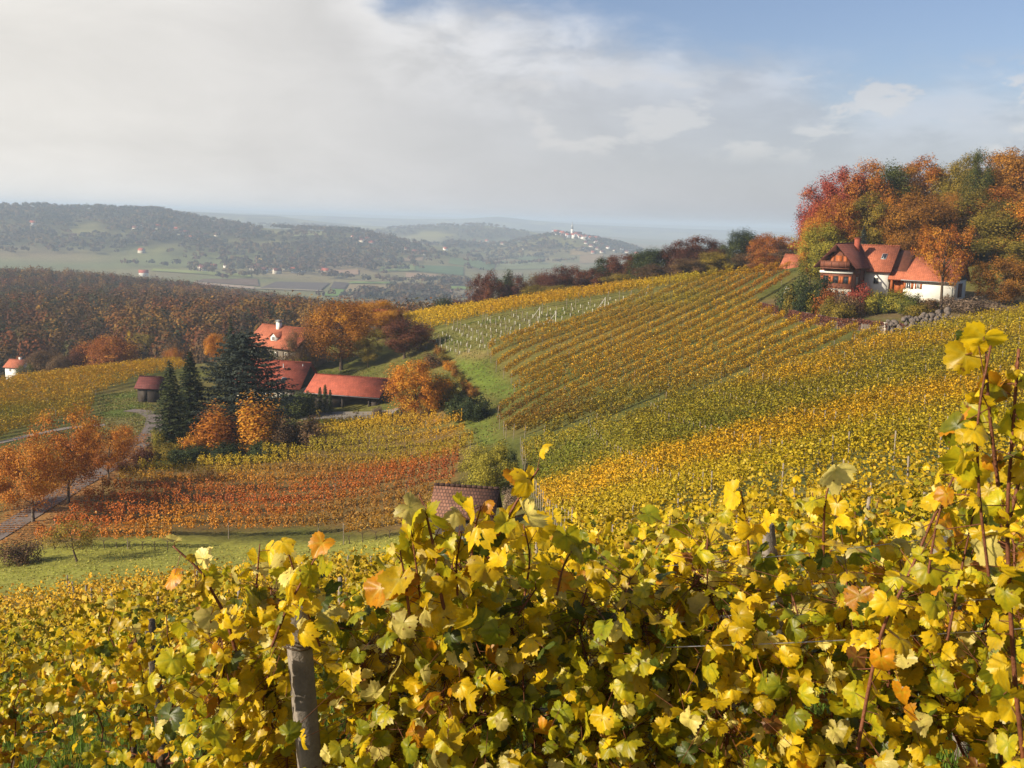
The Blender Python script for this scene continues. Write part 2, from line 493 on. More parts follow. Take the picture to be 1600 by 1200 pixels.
# ------------------------------------------------------------------ world, sun, camera
w = bpy.data.worlds.new('World'); scene.world = w
w.use_nodes = True
nt = w.node_tree; nt.nodes.clear()
wo = nt.nodes.new('ShaderNodeOutputWorld'); bg = nt.nodes.new('ShaderNodeBackground')
SKY_STR = 0.058
bg.inputs['Strength'].default_value = SKY_STR
sky = nd(nt, 'ShaderNodeTexSky', _sky_type='NISHITA', _sun_disc=False, _sun_elevation=SUN_EL,
         _sun_rotation=math.atan2(SUN_H[0], SUN_H[1]), _altitude=300, _air_density=1.0, _dust_density=2.0, _ozone_density=1.2)
tc = nt.nodes.new('ShaderNodeTexCoord')
sep = nt.nodes.new('ShaderNodeSeparateXYZ'); nt.links.new(tc.outputs['Generated'], sep.inputs[0])
def mth(op, a, b=None, c=None, clamp=False):
    n = nt.nodes.new('ShaderNodeMath'); n.operation = op; n.use_clamp = clamp
    for i, v in enumerate((a, b, c)):
        if v is None: continue
        if isinstance(v, (int, float)): n.inputs[i].default_value = v
        else: nt.links.new(v, n.inputs[i])
    return n.outputs[0]
def mrange(v, a, b, lo, hi, smooth=True):
    n = nt.nodes.new('ShaderNodeMapRange')
    if smooth: n.interpolation_type = 'SMOOTHSTEP'
    for i, q in enumerate((a, b, lo, hi)): n.inputs[i + 1].default_value = q
    nt.links.new(v, n.inputs[0]); return n.outputs[0]
X, Y_, Z = sep.outputs[0], sep.outputs[1], sep.outputs[2]
az = mth('ARCTAN2', X, Y_)                     # 0 ahead, + to the right
el = mth('ARCSINE', Z)
cv = nt.nodes.new('ShaderNodeCombineXYZ')
nt.links.new(az, cv.inputs[0]); nt.links.new(mth('MULTIPLY', el, 2.3), cv.inputs[1])
def wnoise(scale, detail, rough, off=(0, 0, 0), dist=0.0):
    mp = nt.nodes.new('ShaderNodeMapping'); mp.inputs['Location'].default_value = off
    nt.links.new(cv.outputs[0], mp.inputs[0])
    n = nt.nodes.new('ShaderNodeTexNoise'); n.inputs['Scale'].default_value = scale; n.inputs['Detail'].default_value = detail
    n.inputs['Roughness'].default_value = rough; n.inputs['Distortion'].default_value = dist
    nt.links.new(mp.outputs[0], n.inputs['Vector']); return n.outputs['Fac']
n1 = wnoise(4.5, 9, 0.58, (0.3, 0.1, 0.0))
n2 = wnoise(11.0, 8, 0.55, (3.1, 1.7, 2.0), 0.3)
# the cloud sheet: thick to the left, its ragged upper edge dropping to the right; thinner again high overhead
edge = mth('MULTIPLY_ADD', mth('MAXIMUM', mth('ADD', az, 0.10), 0.0), -0.14, 0.203)
edge = mth('ADD', edge, mth('MINIMUM', mth('MULTIPLY', mth('MAXIMUM', mth('MULTIPLY', mth('ADD', az, 0.13), -1.0), 0.0), 1.3), 0.2))
d1 = mth('ADD', mth('SUBTRACT', edge, el), mth('ADD', mth('MULTIPLY', mth('SUBTRACT', n1, 0.5), 0.17), mth('MULTIPLY', mth('SUBTRACT', n2, 0.5), 0.05)))
side = mrange(az, -0.25, 0.40, 0.97, 0.66)
m1 = mth('MULTIPLY', mrange(d1, -0.030, 0.045, 0.0, 1.0), side)
over = mrange(el, 0.30, 0.6, 0.0, 1.0)
n3 = wnoise(2.2, 8, 0.6, (7, 3, 1))
m2 = mth('MULTIPLY', mrange(n3, 0.55, 0.72, 0.0, 0.35), over)
mask = mth('MAXIMUM', m1, m2)
# cloud colours: grey-white body, whiter lumps, brighter and creamier towards the sun's side
gl = mrange(az, -0.66, 0.36, 1.0, 0.0)
cA = nd(nt, 'ShaderNodeMix', _data_type='RGBA'); nt.links.new(gl, cA.inputs[0])
cA.inputs[6].default_value = (5.6, 5.75, 6.2, 1); cA.inputs[7].default_value = (9.4, 9.0, 8.35, 1)
near_edge = mrange(d1, 0.0, 0.11, 1.0, 0.0)
lf = mth('MULTIPLY_ADD', mth('MULTIPLY', near_edge, mrange(n2, 0.40, 0.62, 0.0, 1.0)), 0.34, 0.93)
n5 = wnoise(6.0, 9, 0.6, (2.2, 5.5, 3.0), 0.4)
lf = mth('ADD', lf, mth('MULTIPLY', mth('SUBTRACT', n5, 0.5), 0.34))
lf = mth('ADD', lf, mth('MULTIPLY', mrange(el, 0.0, 0.06, 1.0, 0.0), 0.05))
sc = nd(nt, 'ShaderNodeVectorMath', _operation='SCALE'); nt.links.new(cA.outputs[2], sc.inputs[0]); nt.links.new(lf, sc.inputs['Scale'])
# small separate cumulus over the grey band on the right
n4 = wnoise(13.0, 9, 0.55, (1.35, 0.62, 5.0), 0.2)
band = mth('MULTIPLY', mrange(el, 0.055, 0.075, 0.0, 1.0), mrange(el, 0.165, 0.125, 0.0, 1.0))
cum = mth('MULTIPLY', mth('MULTIPLY', mrange(n4, 0.50, 0.60, 0.0, 0.8), band), mrange(az, -0.08, 0.05, 0.0, 1.0))
mC = nd(nt, 'ShaderNodeMix', _data_type='RGBA'); nt.links.new(cum, mC.inputs[0])
nt.links.new(sc.outputs[0], mC.inputs[6]); mC.inputs[7].default_value = (7.5, 7.3, 7.2, 1)
mask = mth('MAXIMUM', mask, mth('MULTIPLY', cum, 0.9))
mix = nd(nt, 'ShaderNodeMix', _data_type='RGBA'); nt.links.new(mask, mix.inputs[0])
hs = nd(nt, 'ShaderNodeVectorMath', _operation='MULTIPLY'); nt.links.new(sky.outputs[0], hs.inputs[0]); hs.inputs[1].default_value = (1.20, 1.16, 1.28)
nt.links.new(hs.outputs[0], mix.inputs[6]); nt.links.new(mC.outputs[2], mix.inputs[7])
nt.links.new(mix.outputs[2], bg.inputs['Color']); nt.links.new(bg.outputs[0], wo.inputs['Surface'])

sl = bpy.data.lights.new('sun', 'SUN'); so = bpy.data.objects.new('sun', sl); COL.objects.link(so)
sl.energy = 5.0; sl.angle = math.radians(0.5); sl.color = (1.0, 0.875, 0.66)
so.rotation_euler = Vector(SUN).to_track_quat('Z', 'Y').to_euler()
so.location = (-60, -40, 60)

cd = bpy.data.cameras.new('camera'); co = bpy.data.objects.new('camera', cd); COL.objects.link(co)
cd.lens = 35; cd.sensor_width = 36; cd.clip_start = 0.05; cd.clip_end = 60000
mw = Matrix.Identity(4)
for i, v in enumerate((RGT, UPV, -FWD)):
    for j in range(3): mw[j][i] = float(v[j])
co.matrix_world = mw
cd.dof.use_dof = True; cd.dof.focus_distance = 8.0; cd.dof.aperture_fstop = 18.0
scene.camera = co
vs = scene.view_settings
vs.view_transform = 'Standard'; vs.look = 'None'; vs.exposure = 0.8; vs.gamma = 1.0
cy = scene.cycles
cy.max_bounces = 5; cy.diffuse_bounces = 3; cy.glossy_bounces = 2; cy.transmission_bounces = 3; cy.volume_bounces = 1; cy.transparent_max_bounces = 6
cy.use_denoising = True
cy.sample_clamp_indirect = 6.0

# haze: the autumn air over the valley, one closed box round everything
hb = MB()
hb.box(0, 14000, -51, 60000, 32000, 170)       # z from -136 to 34, y from -2000 to 30000
hm, nt, out = new_mat('pale_haze')
pv = nd(nt, 'ShaderNodeVolumePrincipled', Density=0.00022, Anisotropy=0.08, Color=(0.60, 0.74, 0.95, 1))
nt.links.new(pv.outputs[0], out.inputs['Volume'])
tag(hb.build('haze', hm), kind='stuff')

# ------------------------------------------------------------------ terrain sheet
ang = np.concatenate([np.linspace(-180, -36, 60, endpoint=False), np.linspace(-36, 36, 721), np.linspace(36, 180, 60)[1:-1]])
rad = np.concatenate([np.geomspace(0.25, 12, 45, endpoint=False), np.geomspace(12, 300, 190, endpoint=False), np.geomspace(300, 29000, 260)])
A_, R_ = np.meshgrid(np.radians(ang), rad, indexing='ij')
TX = R_ * np.sin(A_); TY = R_ * np.cos(A_)
back = np.abs(A_) > math.radians(60)
TX = np.where(back & (R_ > 1500), TX / R_ * 1500 * (1 + 0.1 * np.log(np.maximum(R_, 1500) / 1500)), TX)
TY = np.where(back & (R_ > 1500), TY / R_ * 1500 * (1 + 0.1 * np.log(np.maximum(R_, 1500) / 1500)), TY)
TZ = h(TX, TY)
na, nr = TX.shape
V = np.stack([TX, TY, TZ], -1).reshape(-1, 3)
i = np.arange(na)[:, None]; j = np.arange(nr - 1)[None, :]; i2 = (i + 1) % na
Qd = np.stack([i * nr + j, i2 * nr + j, i2 * nr + j + 1, i * nr + j + 1], -1).reshape(-1, 4)
V = np.vstack([V, [[0, 0, hz(0, 0)]]])
Tr = np.stack([np.full(na, na * nr), ((np.arange(na) + 1) % na) * nr, np.arange(na) * nr], -1)
x, y = V[:, 0], V[:, 1]; r = np.hypot(x, y)
def lerp(a, b, t): return np.asarray(a) * (1 - t[:, None]) + np.asarray(b) * t[:, None]
nA = fbm(x / 9, y / 9, 3); nB = fbm(x / 40, y / 40, 8); nF = fbm(x / 300, y / 300, 21)
c = lerp((0.080, 0.085, 0.018), (0.14, 0.11, 0.03), np.clip((nA - 0.3) * 2.2, 0, 1))
c = lerp((0.072, 0.082, 0.017), c, np.clip(nB * 1.6, 0, 1))
def smooth_in(poly, soft):   # soft membership of a polygon
    m = np.zeros(len(x))
    ca, sa = poly.mean(0), 1.0
    for k in range(6):
        a = k * PI / 3
        m += inpoly(x + math.cos(a) * soft, y + math.sin(a) * soft, poly)
    return m / 6
def patch(pts, colr, soft=0.8, amt=1.0, ymin=30):
    global c
    t = smooth_in(hitpoly(pts, ymin), soft) * amt
    c = lerp(c, colr, t)
LAWN = (0.088, 0.118, 0.018)
patch([(700,545),(760,565),(812,605),(795,622),(752,612),(715,575)], LAWN)
patch([(715,658),(770,655),(800,690),(745,700),(722,690)], (0.10,0.122,0.02))
patch([(155,618),(215,612),(215,640),(185,650),(150,648)], LAWN)
patch([(485,655),(612,652),(612,664),(485,666)], LAWN, 0.5)
patch([(670,525),(690,510),(1010,448),(1040,448),(1010,468),(760,555),(700,560)], (0.135,0.130,0.034), 1, 0.9)
patch([(720,545),(770,555),(745,565),(715,560)], (0.19,0.135,0.05), 1, 0.7)
patch([(615,645),(690,640),(700,660),(620,664)], (0.27,0.13,0.05), 0.8, 0.8)
patch([(-60,860),(60,740),(190,680),(240,690),(210,730),(160,770),(40,865)], (0.28,0.14,0.055), 1.2, 0.75)
patch([(-60,858),(250,838),(700,822),(700,905),(-60,920)], (0.25,0.245,0.045), 1.2, 0.95)
patch([(160,655),(240,648),(215,690),(170,690)], (0.19,0.16,0.06), 1.2, 0.7)
patch([(1185,470),(1500,455),(1640,455),(1640,480),(1480,500),(1390,500),(1190,480)], (0.14,0.095,0.05), 1.5, 0.8)
patch([(1430,476),(1485,468),(1500,476),(1440,484)], LAWN, 1.0, 0.8)
patch([(478,667),(722,668),(745,700),(716,770),(650,828),(480,822),(250,832),(20,860),(165,770),(205,735),(330,722),(480,708)], (0.15,0.085,0.03), 1.0, 0.75)
# woods floor beyond the vineyards, then the valley and its hills
t = np.clip((r - 225) / 40, 0, 1) * (r < 1500)
c = lerp(c, (0.060, 0.042, 0.020), t * np.clip(1.3 - (r - 850) / 300, 0, 1))
t = np.clip((r - 900) / 250, 0, 1)
hill = np.clip((V[:, 2] - VALLEY - 14) / 25, 0, 1)
vf = lerp((0.13, 0.145, 0.06), (0.20, 0.16, 0.09), np.clip((nF - 0.35) * 3, 0, 1))
hf = lerp((0.07, 0.065, 0.028), (0.19, 0.18, 0.065), np.clip((fbm(x / 170, y / 260, 31) - 0.50) * 8, 0, 1))
c = lerp(c, lerp(vf, hf, hill), t)
terr = mesh_np('terrain', V, [Qd, Tr], col=c, dom='POINT', smooth=True)
tag(link('terrain', terr, M['terrain']), kind='structure')

# ------------------------------------------------------------------ valley fields, road, yard (sheets just over the ground)
def sheet(name, corners, mat, col=None, n=(10, 6), lift=0.05, ymin=30.0, world=False):
    """corners: four photograph pixels whose ground points are the sheet's corners"""
    q = np.array(corners, float) if world else hitpoly(corners, ymin)
    u = np.linspace(0, 1, n[0] + 1)[:, None, None]; v = np.linspace(0, 1, n[1] + 1)[None, :, None]
    P = (q[0] * (1 - u) + q[1] * u) * (1 - v) + (q[3] * (1 - u) + q[2] * u) * v
    P = P.reshape(-1, 2)
    Vv = np.column_stack([P, h(P[:, 0], P[:, 1]) + lift])
    a = np.arange(n[0])[:, None] * (n[1] + 1); b = np.arange(n[1])[None, :]
    Q = np.stack([a + b, a + n[1] + 1 + b, a + n[1] + 2 + b, a + b + 1], -1).reshape(-1, 4)
    cc = np.tile(col, (len(Q), 1)) if col is not None else None
    return tag(link(name, mesh_np(name, Vv, Q, col=cc), mat), kind='structure')

FIELDS = [
    ([(534,465),(588,465),(609.5,446),(546,445.5)], (0.23,0.18,0.10)),
    ([(515,452),(538,452.5),(545,443),(522,441)], (0.085,0.07,0.065)),
    ([(504,463),(532,464),(538,453.5),(517,452.5)], (0.12,0.20,0.05)),
    ([(406,451),(501,454.5),(515,443),(431,441)], (0.10,0.085,0.08)),
    ([(301,444),(396,452.5),(398,449),(303,441)], (0.32,0.25,0.19)),
    ([(305,440.5),(405,448),(402,436.5),(318,437)], (0.13,0.09,0.065)),
    ([(396,452),(505,456),(503,454.8),(400,450)], (0.28,0.24,0.16)),
    ([(235,424),(392,434),(392,429.5),(240,420.5)], (0.20,0.23,0.07)),
    ([(623,463),(665,465),(683,452),(637,449)], (0.17,0.17,0.09)),
    ([(666,464),(692,465),(711,454.5),(681,453)], (0.33,0.20,0.14)),
    ([(694,465),(735,466),(738,455),(713,455)], (0.19,0.16,0.10)),
    ([(690,451.5),(738,453.5),(738,449),(692,447.5)], (0.15,0.22,0.06)),
    ([(592,425),(648,424.5),(648,414),(596,417)], (0.16,0.20,0.08)),
    ([(649,424.5),(724,431),(724,418),(649,415)], (0.09,0.14,0.07)),
    ([(504,431),(560,430),(560,422),(501,423)], (0.27,0.18,0.12)),
    ([(634,434),(684,437),(684,430),(634,426.5)], (0.29,0.20,0.13)),
    ([(545,443.5),(612,444),(613,441.5),(548,441)], (0.15,0.22,0.06)),
    ([(400,410),(412,409),(413,400),(399,402)], (0.34,0.24,0.07)),
    ([(424,410),(455,414),(455,403),(424,401)], (0.16,0.19,0.08)),
    ([(455,371),(503,368),(504,361.5),(470,364)], (0.20,0.21,0.09)),
    ([(700,412),(770,424),(775,412),(705,403)], (0.13,0.18,0.08)),
    ([(775,422),(880,420),(880,412),(778,408)], (0.16,0.18,0.09)),
    ([(790,404),(850,410),(850,402),(795,398)], (0.11,0.14,0.075)),
    ([(750,436),(815,432),(815,426),(752,428)], (0.20,0.17,0.11)),
    ([(600,412),(660,408),(662,402),(604,406)], (0.25,0.18,0.11)),
    ([(905,412),(945,410),(942,398),(906,400)], (0.24,0.17,0.09)),
    ([(890,399),(925,399),(920,390),(892,390)], (0.25,0.18,0.08)),
]
for pts, colr in FIELDS:
    sheet('field', pts, M['field'], colr, (12, 8), 1.2, 900.0)

def strip(name, pts, width, mat, lift=0.06, ymin=30.0, world=None):
    P = hitpoly(pts, ymin) if world is None else np.array(world, float)
    s = np.concatenate([[0], np.cumsum(np.linalg.norm(np.diff(P, axis=0), axis=1))])
    t = np.arange(0, s[-1], 0.7)
    Q = np.stack([np.interp(t, s, P[:, 0]), np.interp(t, s, P[:, 1])], 1)
    for _ in range(6):
        Q[1:-1] = (Q[:-2] + 2 * Q[1:-1] + Q[2:]) / 4
    T = np.gradient(Q, axis=0); T /= np.linalg.norm(T, axis=1)[:, None]
    Nn = np.stack([-T[:, 1], T[:, 0]], 1)
    k = 6
    rows = []
    for m in range(k + 1):
        off = (m / k - 0.5) * width
        q = Q + Nn * off
        rows.append(np.column_stack([q, h(q[:, 0], q[:, 1]) + lift]))
    Vv = np.stack(rows, 1).reshape(-1, 3)
    n = len(Q)
    a = np.arange(n - 1)[:, None] * (k + 1); b = np.arange(k)[None, :]
    F4 = np.stack([a + b, a + k + 1 + b, a + k + 2 + b, a + b + 1], -1).reshape(-1, 4)
    o = link(name, mesh_np(name, Vv, F4), mat)
    return o, Q, Nn
road, RQ, RN = strip('road', [(-90,880),(-10,838),(60,795),(120,758),(180,722),(215,698),(238,672),(243,652),(225,643),(195,641)], 2.5, M['road'])
tag(road, kind='structure')
tag(strip('driveway', [(470,652),(520,649),(575,650),(618,645)], 4.2, M['gravel'], 0.07)[0], kind='structure')
tag(strip('path', [(-80,712),(0,692),(50,680),(110,668),(165,664)], 1.6, M['gravel'], 0.06)[0], kind='structure')
# ------------------------------------------------------------------ vineyard rows

# ------------------------------------------------------------------ grape leaves
_an = np.array([0, 12, 25, 40, 55, 68, 84, 100, 118, 135, 150, 165, 178], float)
_ra = np.array([1.0, 0.90, 0.78, 0.84, 0.92, 0.84, 0.73, 0.76, 0.80, 0.74, 0.64, 0.46, 0.10])
def leaf_template(rng, N=48, rings=(0.4, 0.75), teeth=0.055):
    """a lobed, toothed grape leaf: stalk joint at the origin, tip along +y, upper side +z; second output = closeness to a vein"""
    th = np.linspace(-178, 178, N)
    r = np.interp(np.abs(th), _an, _ra * (1 + rng.normal(0, 0.05, len(_an))))
    if teeth: r = r * (1 + teeth * np.where(np.arange(N) % 2, 1, -1) + rng.normal(0, 0.02, N))
    a = np.radians(th)
    vein = np.max([np.exp(-((th - c) / 9.0) ** 2) for c in (0, 55, -55, 118, -118)], axis=0)
    V = [[0, 0, 0]]; vv = [1.0]
    curl = rng.uniform(-0.15, 0.75); fold = rng.uniform(-0.15, 1.3); wave = rng.uniform(0.04, 0.17); ph = rng.random() * 6; tw = rng.normal(0, 0.5)
    fs = list(rings) + [1.0]
    for f in fs:
        x = np.sin(a) * r * f; y = np.cos(a) * r * f
        z = -curl * (x ** 2 + y ** 2) - fold * 0.35 * (np.abs(x) ** 1.3) * -1 + wave * f * f * np.sin(3.3 * a + ph) + 0.05 * f * (1 - vein) * 1.2 + tw * x * y * 0.5
        V += list(np.column_stack([x, y, z])); vv += list(vein * (1.15 - f) if f < 1 else vein * 0.10)
    V = np.array(V); vv = np.clip(np.array(vv), 0, 1)
    Tr = np.array([[0, 1 + i + 1, 1 + i] for i in range(N - 1)])
    Qs = []
    for k in range(len(fs) - 1):
        b = 1 + k * N
        Qs += [[b + i, b + i + 1, b + N + i + 1, b + N + i] for i in range(N - 1)]
    return V, vv, Tr, np.array(Qs, int).reshape(-1, 4)

rl = np.random.default_rng(99)
LEAF_HI = [leaf_template(rl, 46, (0.38, 0.75)) for _ in range(16)]
LEAF_MID = [leaf_template(rl, 26, (0.6,), 0.05) for _ in range(8)]
LEAF_LO = [leaf_template(rl, 15, (), 0.0) for _ in range(6)]

def leaf_basis(n, N, rng, hang=0.9):
    N = norm(N)
    t = rng.normal(size=(n, 3)) * 0.55 + [0, 0, -hang]
    t = norm(t - N * (t * N).sum(1, keepdims=True))
    return np.cross(t, N), t, N

def leaves(P, N, size, c1, c2, rng, tpls, hang=0.9):
    """P: stalk joints; c1 margin colour, c2 vein colour -> verts, tris, quads, point colours"""
    n = len(P); bx, by, bz = leaf_basis(n, N, rng, hang)
    ti = rng.integers(0, len(tpls), n)
    Vs = []; Ts = []; Qs = []; Cs = []; off = 0
    for k, (V, vv, Tr, Q) in enumerate(tpls):
        m = np.where(ti == k)[0]
        if not len(m): continue
        s = size[m][:, None, None]
        sx = rng.uniform(0.82, 1.12, (len(m), 1))
        W = P[m][:, None, :] + s * (bx[m][:, None, :] * (V[None, :, 0] * sx)[:, :, None] + by[m][:, None, :] * V[None, :, 1, None] + bz[m][:, None, :] * V[None, :, 2, None])
        nv = len(V); o = off + np.arange(len(m))[:, None, None] * nv
        Vs.append(W.reshape(-1, 3)); Ts.append((Tr[None] + o).reshape(-1, 3))
        if len(Q): Qs.append((Q[None] + o).reshape(-1, 4))
        Cs.append((c1[m][:, None, :] * (1 - vv[None, :, None]) + c2[m][:, None, :] * vv[None, :, None]).reshape(-1, 3))
        off += nv * len(m)
    return np.vstack(Vs), np.vstack(Ts), (np.vstack(Qs) if Qs else np.zeros((0, 4), int)), np.vstack(Cs)

def leaf_fans(Pc, N, size, c, rng):
    V, T_, Q_, C_ = leaves(Pc, N, size, c, c * 0.85, rng, LEAF_LO)
    # face colours from the first corner
    return V, T_, C_[T_[:, 0]]

G_ = (0.58, 0.32, 0.007); GB = (0.66, 0.41, 0.01); O_ = (0.50, 0.205, 0.008); RR = (0.30, 0.05, 0.015); RO = (0.42, 0.095, 0.012)
OG = (0.60, 0.325, 0.008); YG = (0.42, 0.305, 0.008); GR = (0.13, 0.15, 0.012); OL = (0.30, 0.235, 0.010); BR = (0.27, 0.125, 0.014); BG = (0.52, 0.28, 0.008)
VC = [  # colour of the vines at points of the photograph
    (780,560,BG),(830,600,BG),(900,540,G_),(800,660,BR),(870,660,BR),(950,640,OL),(900,610,BG),(1000,560,G_),(960,600,BG),(1050,560,G_),(1100,520,G_),(1150,560,G_),
    (1200,450,O_),(1150,440,G_),(1100,440,YG),(1050,480,YG),(980,500,BG),(920,490,BG),(1160,500,OG),(1220,430,O_),(1060,600,BG),(1180,540,OG),
    (1000,690,OL),(900,720,GR),(1150,640,OL),(1300,560,BG),(1400,545,G_),(1550,520,YG),(1250,600,G_),(1350,610,OL),(1250,560,G_),(1450,530,YG),(1450,580,OL),(1550,570,YG),
    (1400,645,OG),(890,790,OG),(1000,760,OG),(1150,712,OG),(1280,680,G_),(1470,640,G_),(1560,630,G_),(1080,735,OG),(940,778,OG),(1220,695,OG),
    (1000,800,YG),(1200,755,YG),(1300,725,OL),(880,830,YG),(1000,725,OL),(1150,680,GR),(1080,700,GR),(850,760,GR),(860,700,OL),(1300,640,OL),(1250,655,OL),(1400,690,YG),(1500,680,YG),(1100,650,OL),
    (520,672,GB),(700,680,BG),(400,735,YG),(600,720,OL),(250,740,YG),(500,710,OL),(700,720,OL),(600,757,RO),(400,772,O_),(250,790,RO),(600,800,BR),(300,832,O_),(500,790,RO),(150,830,RO),(450,760,BR),(680,760,RR),(400,810,RO),(550,830,BR),(350,795,RR),
    (50,620,BG),(200,592,G_),(100,660,BG),(20,660,OL),(140,610,G_),(60,600,G_),
    (650,505,GB),(700,495,GB),(800,480,G_),(900,462,BG),(1000,446,BG),(1060,438,BG),
    (100,930,G_),(200,930,BG),(20,960,G_)]
_vc = np.array([list(hit(a, b, 25)[:2]) + list(c) for a, b, c in VC])
_tune = 1.0
def vine_col(x, y):
    d2 = (x[:, None] - _vc[None, :, 0]) ** 2 + (y[:, None] - _vc[None, :, 1]) ** 2
    w_ = 1 / (d2 + 9.0) ** 1.7
    w_ /= w_.sum(1, keepdims=True)
    return w_ @ _vc[:, 2:]
def near_col(x, y):
    t = vnoise(x / 2.2, y / 2.2, 77)
    c = np.array([0.64, 0.40, 0.009]) * t[:, None] + np.array([0.45, 0.35, 0.009]) * (1 - t[:, None])
    g = np.clip(vnoise(x / 1.3, y / 1.3, 78) * 2 - 1.1, 0, 0.7)[:, None]
    return c * (1 - g) + np.array([0.15, 0.165, 0.012]) * g

def tint(c, rng, plant, amt=1.0):
    """leaf-to-leaf and plant-to-plant variety"""
    n = len(c)
    gre = np.clip(rng.normal(0.0, 0.26, (n, 1)) + plant[:, None] * 0.35, 0, 0.75) * amt
    c = c * (1 - gre) + np.array([0.15, 0.165, 0.012]) * gre
    br = (rng.random((n, 1)) < 0.05) * rng.uniform(0.3, 0.8, (n, 1))
    c = c * (1 - br) + np.array([0.20, 0.085, 0.02]) * br
    pale = (rng.random((n, 1)) < 0.04) * rng.uniform(0.2, 0.6, (n, 1))
    c = c * (1 - pale) + np.array([0.55, 0.42, 0.12]) * pale
    return c * rng.uniform(0.74, 1.2, (n, 1))

POST_ME = MB().tube([(0,0,-0.15),(0,0,1.0),(0.01,0,1.78)], [0.038,0.036,0.034], 6).mesh('post')
_stm = MB()
_stm.tube([(0,0,-0.05),(0.03,0.02,0.25),(-0.02,0.0,0.5),(0.03,0.01,0.8)], [0.045,0.035,0.032,0.025], 5)
_stm.tube([(0,0,0.6),(0.15,0.03,0.78),(0.5,0.02,0.85)], [0.025,0.018,0.012], 4)
_stm.tube([(0,0,0.6),(-0.15,-0.03,0.78),(-0.5,-0.02,0.85)], [0.025,0.018,0.012], 4)
STEM_ME = _stm.mesh('stem')
POST_ME.materials.append(M['post']); STEM_ME.materials.append(M['bark'])
_post0 = _stem0 = None

def resample(P, step):
    s = np.concatenate([[0], np.cumsum(np.linalg.norm(np.diff(P, axis=0), axis=1))])
    t = np.linspace(0, s[-1], max(2, int(s[-1] / step) + 1))
    return np.stack([np.interp(t, s, P[:, 0]), np.interp(t, s, P[:, 1])], 1), t

row_count = 0
def vine_row(P, label, group, rng, dens=46, size=0.24, colf=vine_col, zlo=0.55, zhi=1.75, width=0.24, posts=7.0, stems=False, shoots=0.05, weak=0.1, grn=1.0, near=False):
    """one trellised row: its foliage wall, its posts and (where they show) the vine stems"""
    global row_count, _post0, _stem0
    row_count += 1
    Q, t = resample(np.asarray(P, float), 0.25)
    L = t[-1]
    n = int(L * dens)
    if n < 20: return None
    s = rng.random(n) * L
    pl = (s / 1.1).astype(int); npl = pl.max() + 1
    pf = rng.uniform(0.90, 1.08, npl); pt = rng.normal(0, 1, npl) * 0.5
    keep = rng.random(npl) > weak
    ph = rng.normal(0, 0.09, npl)
    # leaves gather towards each plant, thinner between
    ctr = (pl + 0.5) * 1.1
    k = keep[pl] | (rng.random(n) < 0.35)
    s = s + (ctr - s) * 0.35 * rng.random(n)
    s, pl = s[k], pl[k]; n = len(s)
    s = np.clip(s, 0, L)
    x = np.interp(s, t, Q[:, 0]); y = np.interp(s, t, Q[:, 1])
    T = np.gradient(Q, axis=0); T /= np.linalg.norm(T, axis=1)[:, None] + 1e-9
    tx = np.interp(s, t, T[:, 0]); ty = np.interp(s, t, T[:, 1])
    v = rng.beta(1.5, 1.15, n)
    top = zhi * pf[pl]
    z = zlo + (top - zlo) * v
    up = rng.random(n) < shoots
    z = np.where(up, top + rng.random(n) * 0.35, z)
    wv = width * (0.55 + 0.7 * np.sin(np.clip(v, 0, 1) * PI)) * np.where(up, 0.4, 1)
    sh = rng.random(n) < 0.72          # most leaves sit on the skin of the hedge
    o = np.where(sh, np.sign(rng.normal(size=n)) * wv * rng.uniform(0.7, 1.08, n), rng.normal(0, 0.6, n) * wv)
    x2 = x - ty * (o + ph[pl]); y2 = y + tx * (o + ph[pl])
    zg = np.interp(s, t, h(Q[:, 0], Q[:, 1]))
    Pc = np.column_stack([x2, y2, zg + z])
    N = rng.normal(size=(n, 3)) * 0.52 + np.column_stack([-ty * np.sign(o), tx * np.sign(o), np.zeros(n)]) * (1.05 - 0.75 * np.clip(v, 0, 1) ** 3)[:, None] + np.column_stack([np.zeros((n, 2)), 0.15 + 1.1 * np.clip(v, 0, 1) ** 2.5])
    c = tint(colf(x, y), rng, pt[pl], grn)
    if near:
        V, Qf, c = leaf_fans(Pc, N, 0.055 * rng.uniform(0.6, 1.3, n), c, rng)
    else:
        V, Qf = flat_quads(Pc, N, size * rng.uniform(0.6, 1.35, n), rng)
    root = empty('vine_row', (*Q[0], hz(*Q[0])), label, 'vine row', group)
    off = np.array(root.location)
    link('foliage', mesh_np('foliage', V - off, Qf, col=c), M['vine'], root)
    if posts:
        for sp in np.arange(0.1, L, posts):
            p = (np.interp(sp, t, Q[:, 0]), np.interp(sp, t, Q[:, 1]))
            if _post0 is None:
                q = _post0 = bpy.data.objects.new('post', POST_ME)
            else: q = _post0.copy()
            COL.objects.link(q); q.parent = root
            q.location = (p[0] - off[0], p[1] - off[1], hz(*p) - off[2])
            q.rotation_euler = (rng.normal(0, 0.03), rng.normal(0, 0.03), rng.random() * 3); q.scale = (1, 1, rng.uniform(0.92, 1.06))
    if stems:
        for k_ in range(npl):
            sp = (k_ + 0.5) * 1.1
            if sp > L: break
            p = (np.interp(sp, t, Q[:, 0]), np.interp(sp, t, Q[:, 1]))
            q = bpy.data.objects.new('stem', STEM_ME) if _stem0 is None else _stem0.copy()
            if _stem0 is None: _stem0 = q
            COL.objects.link(q); q.parent = root
            q.location = (p[0] - off[0], p[1] - off[1], hz(*p) - off[2])
            q.rotation_euler = (rng.normal(0, 0.06), rng.normal(0, 0.06), math.atan2(np.interp(sp, t, T[:, 1]), np.interp(sp, t, T[:, 0])))
            q.scale = (1, 1, rng.uniform(0.85, 1.1))
    return root

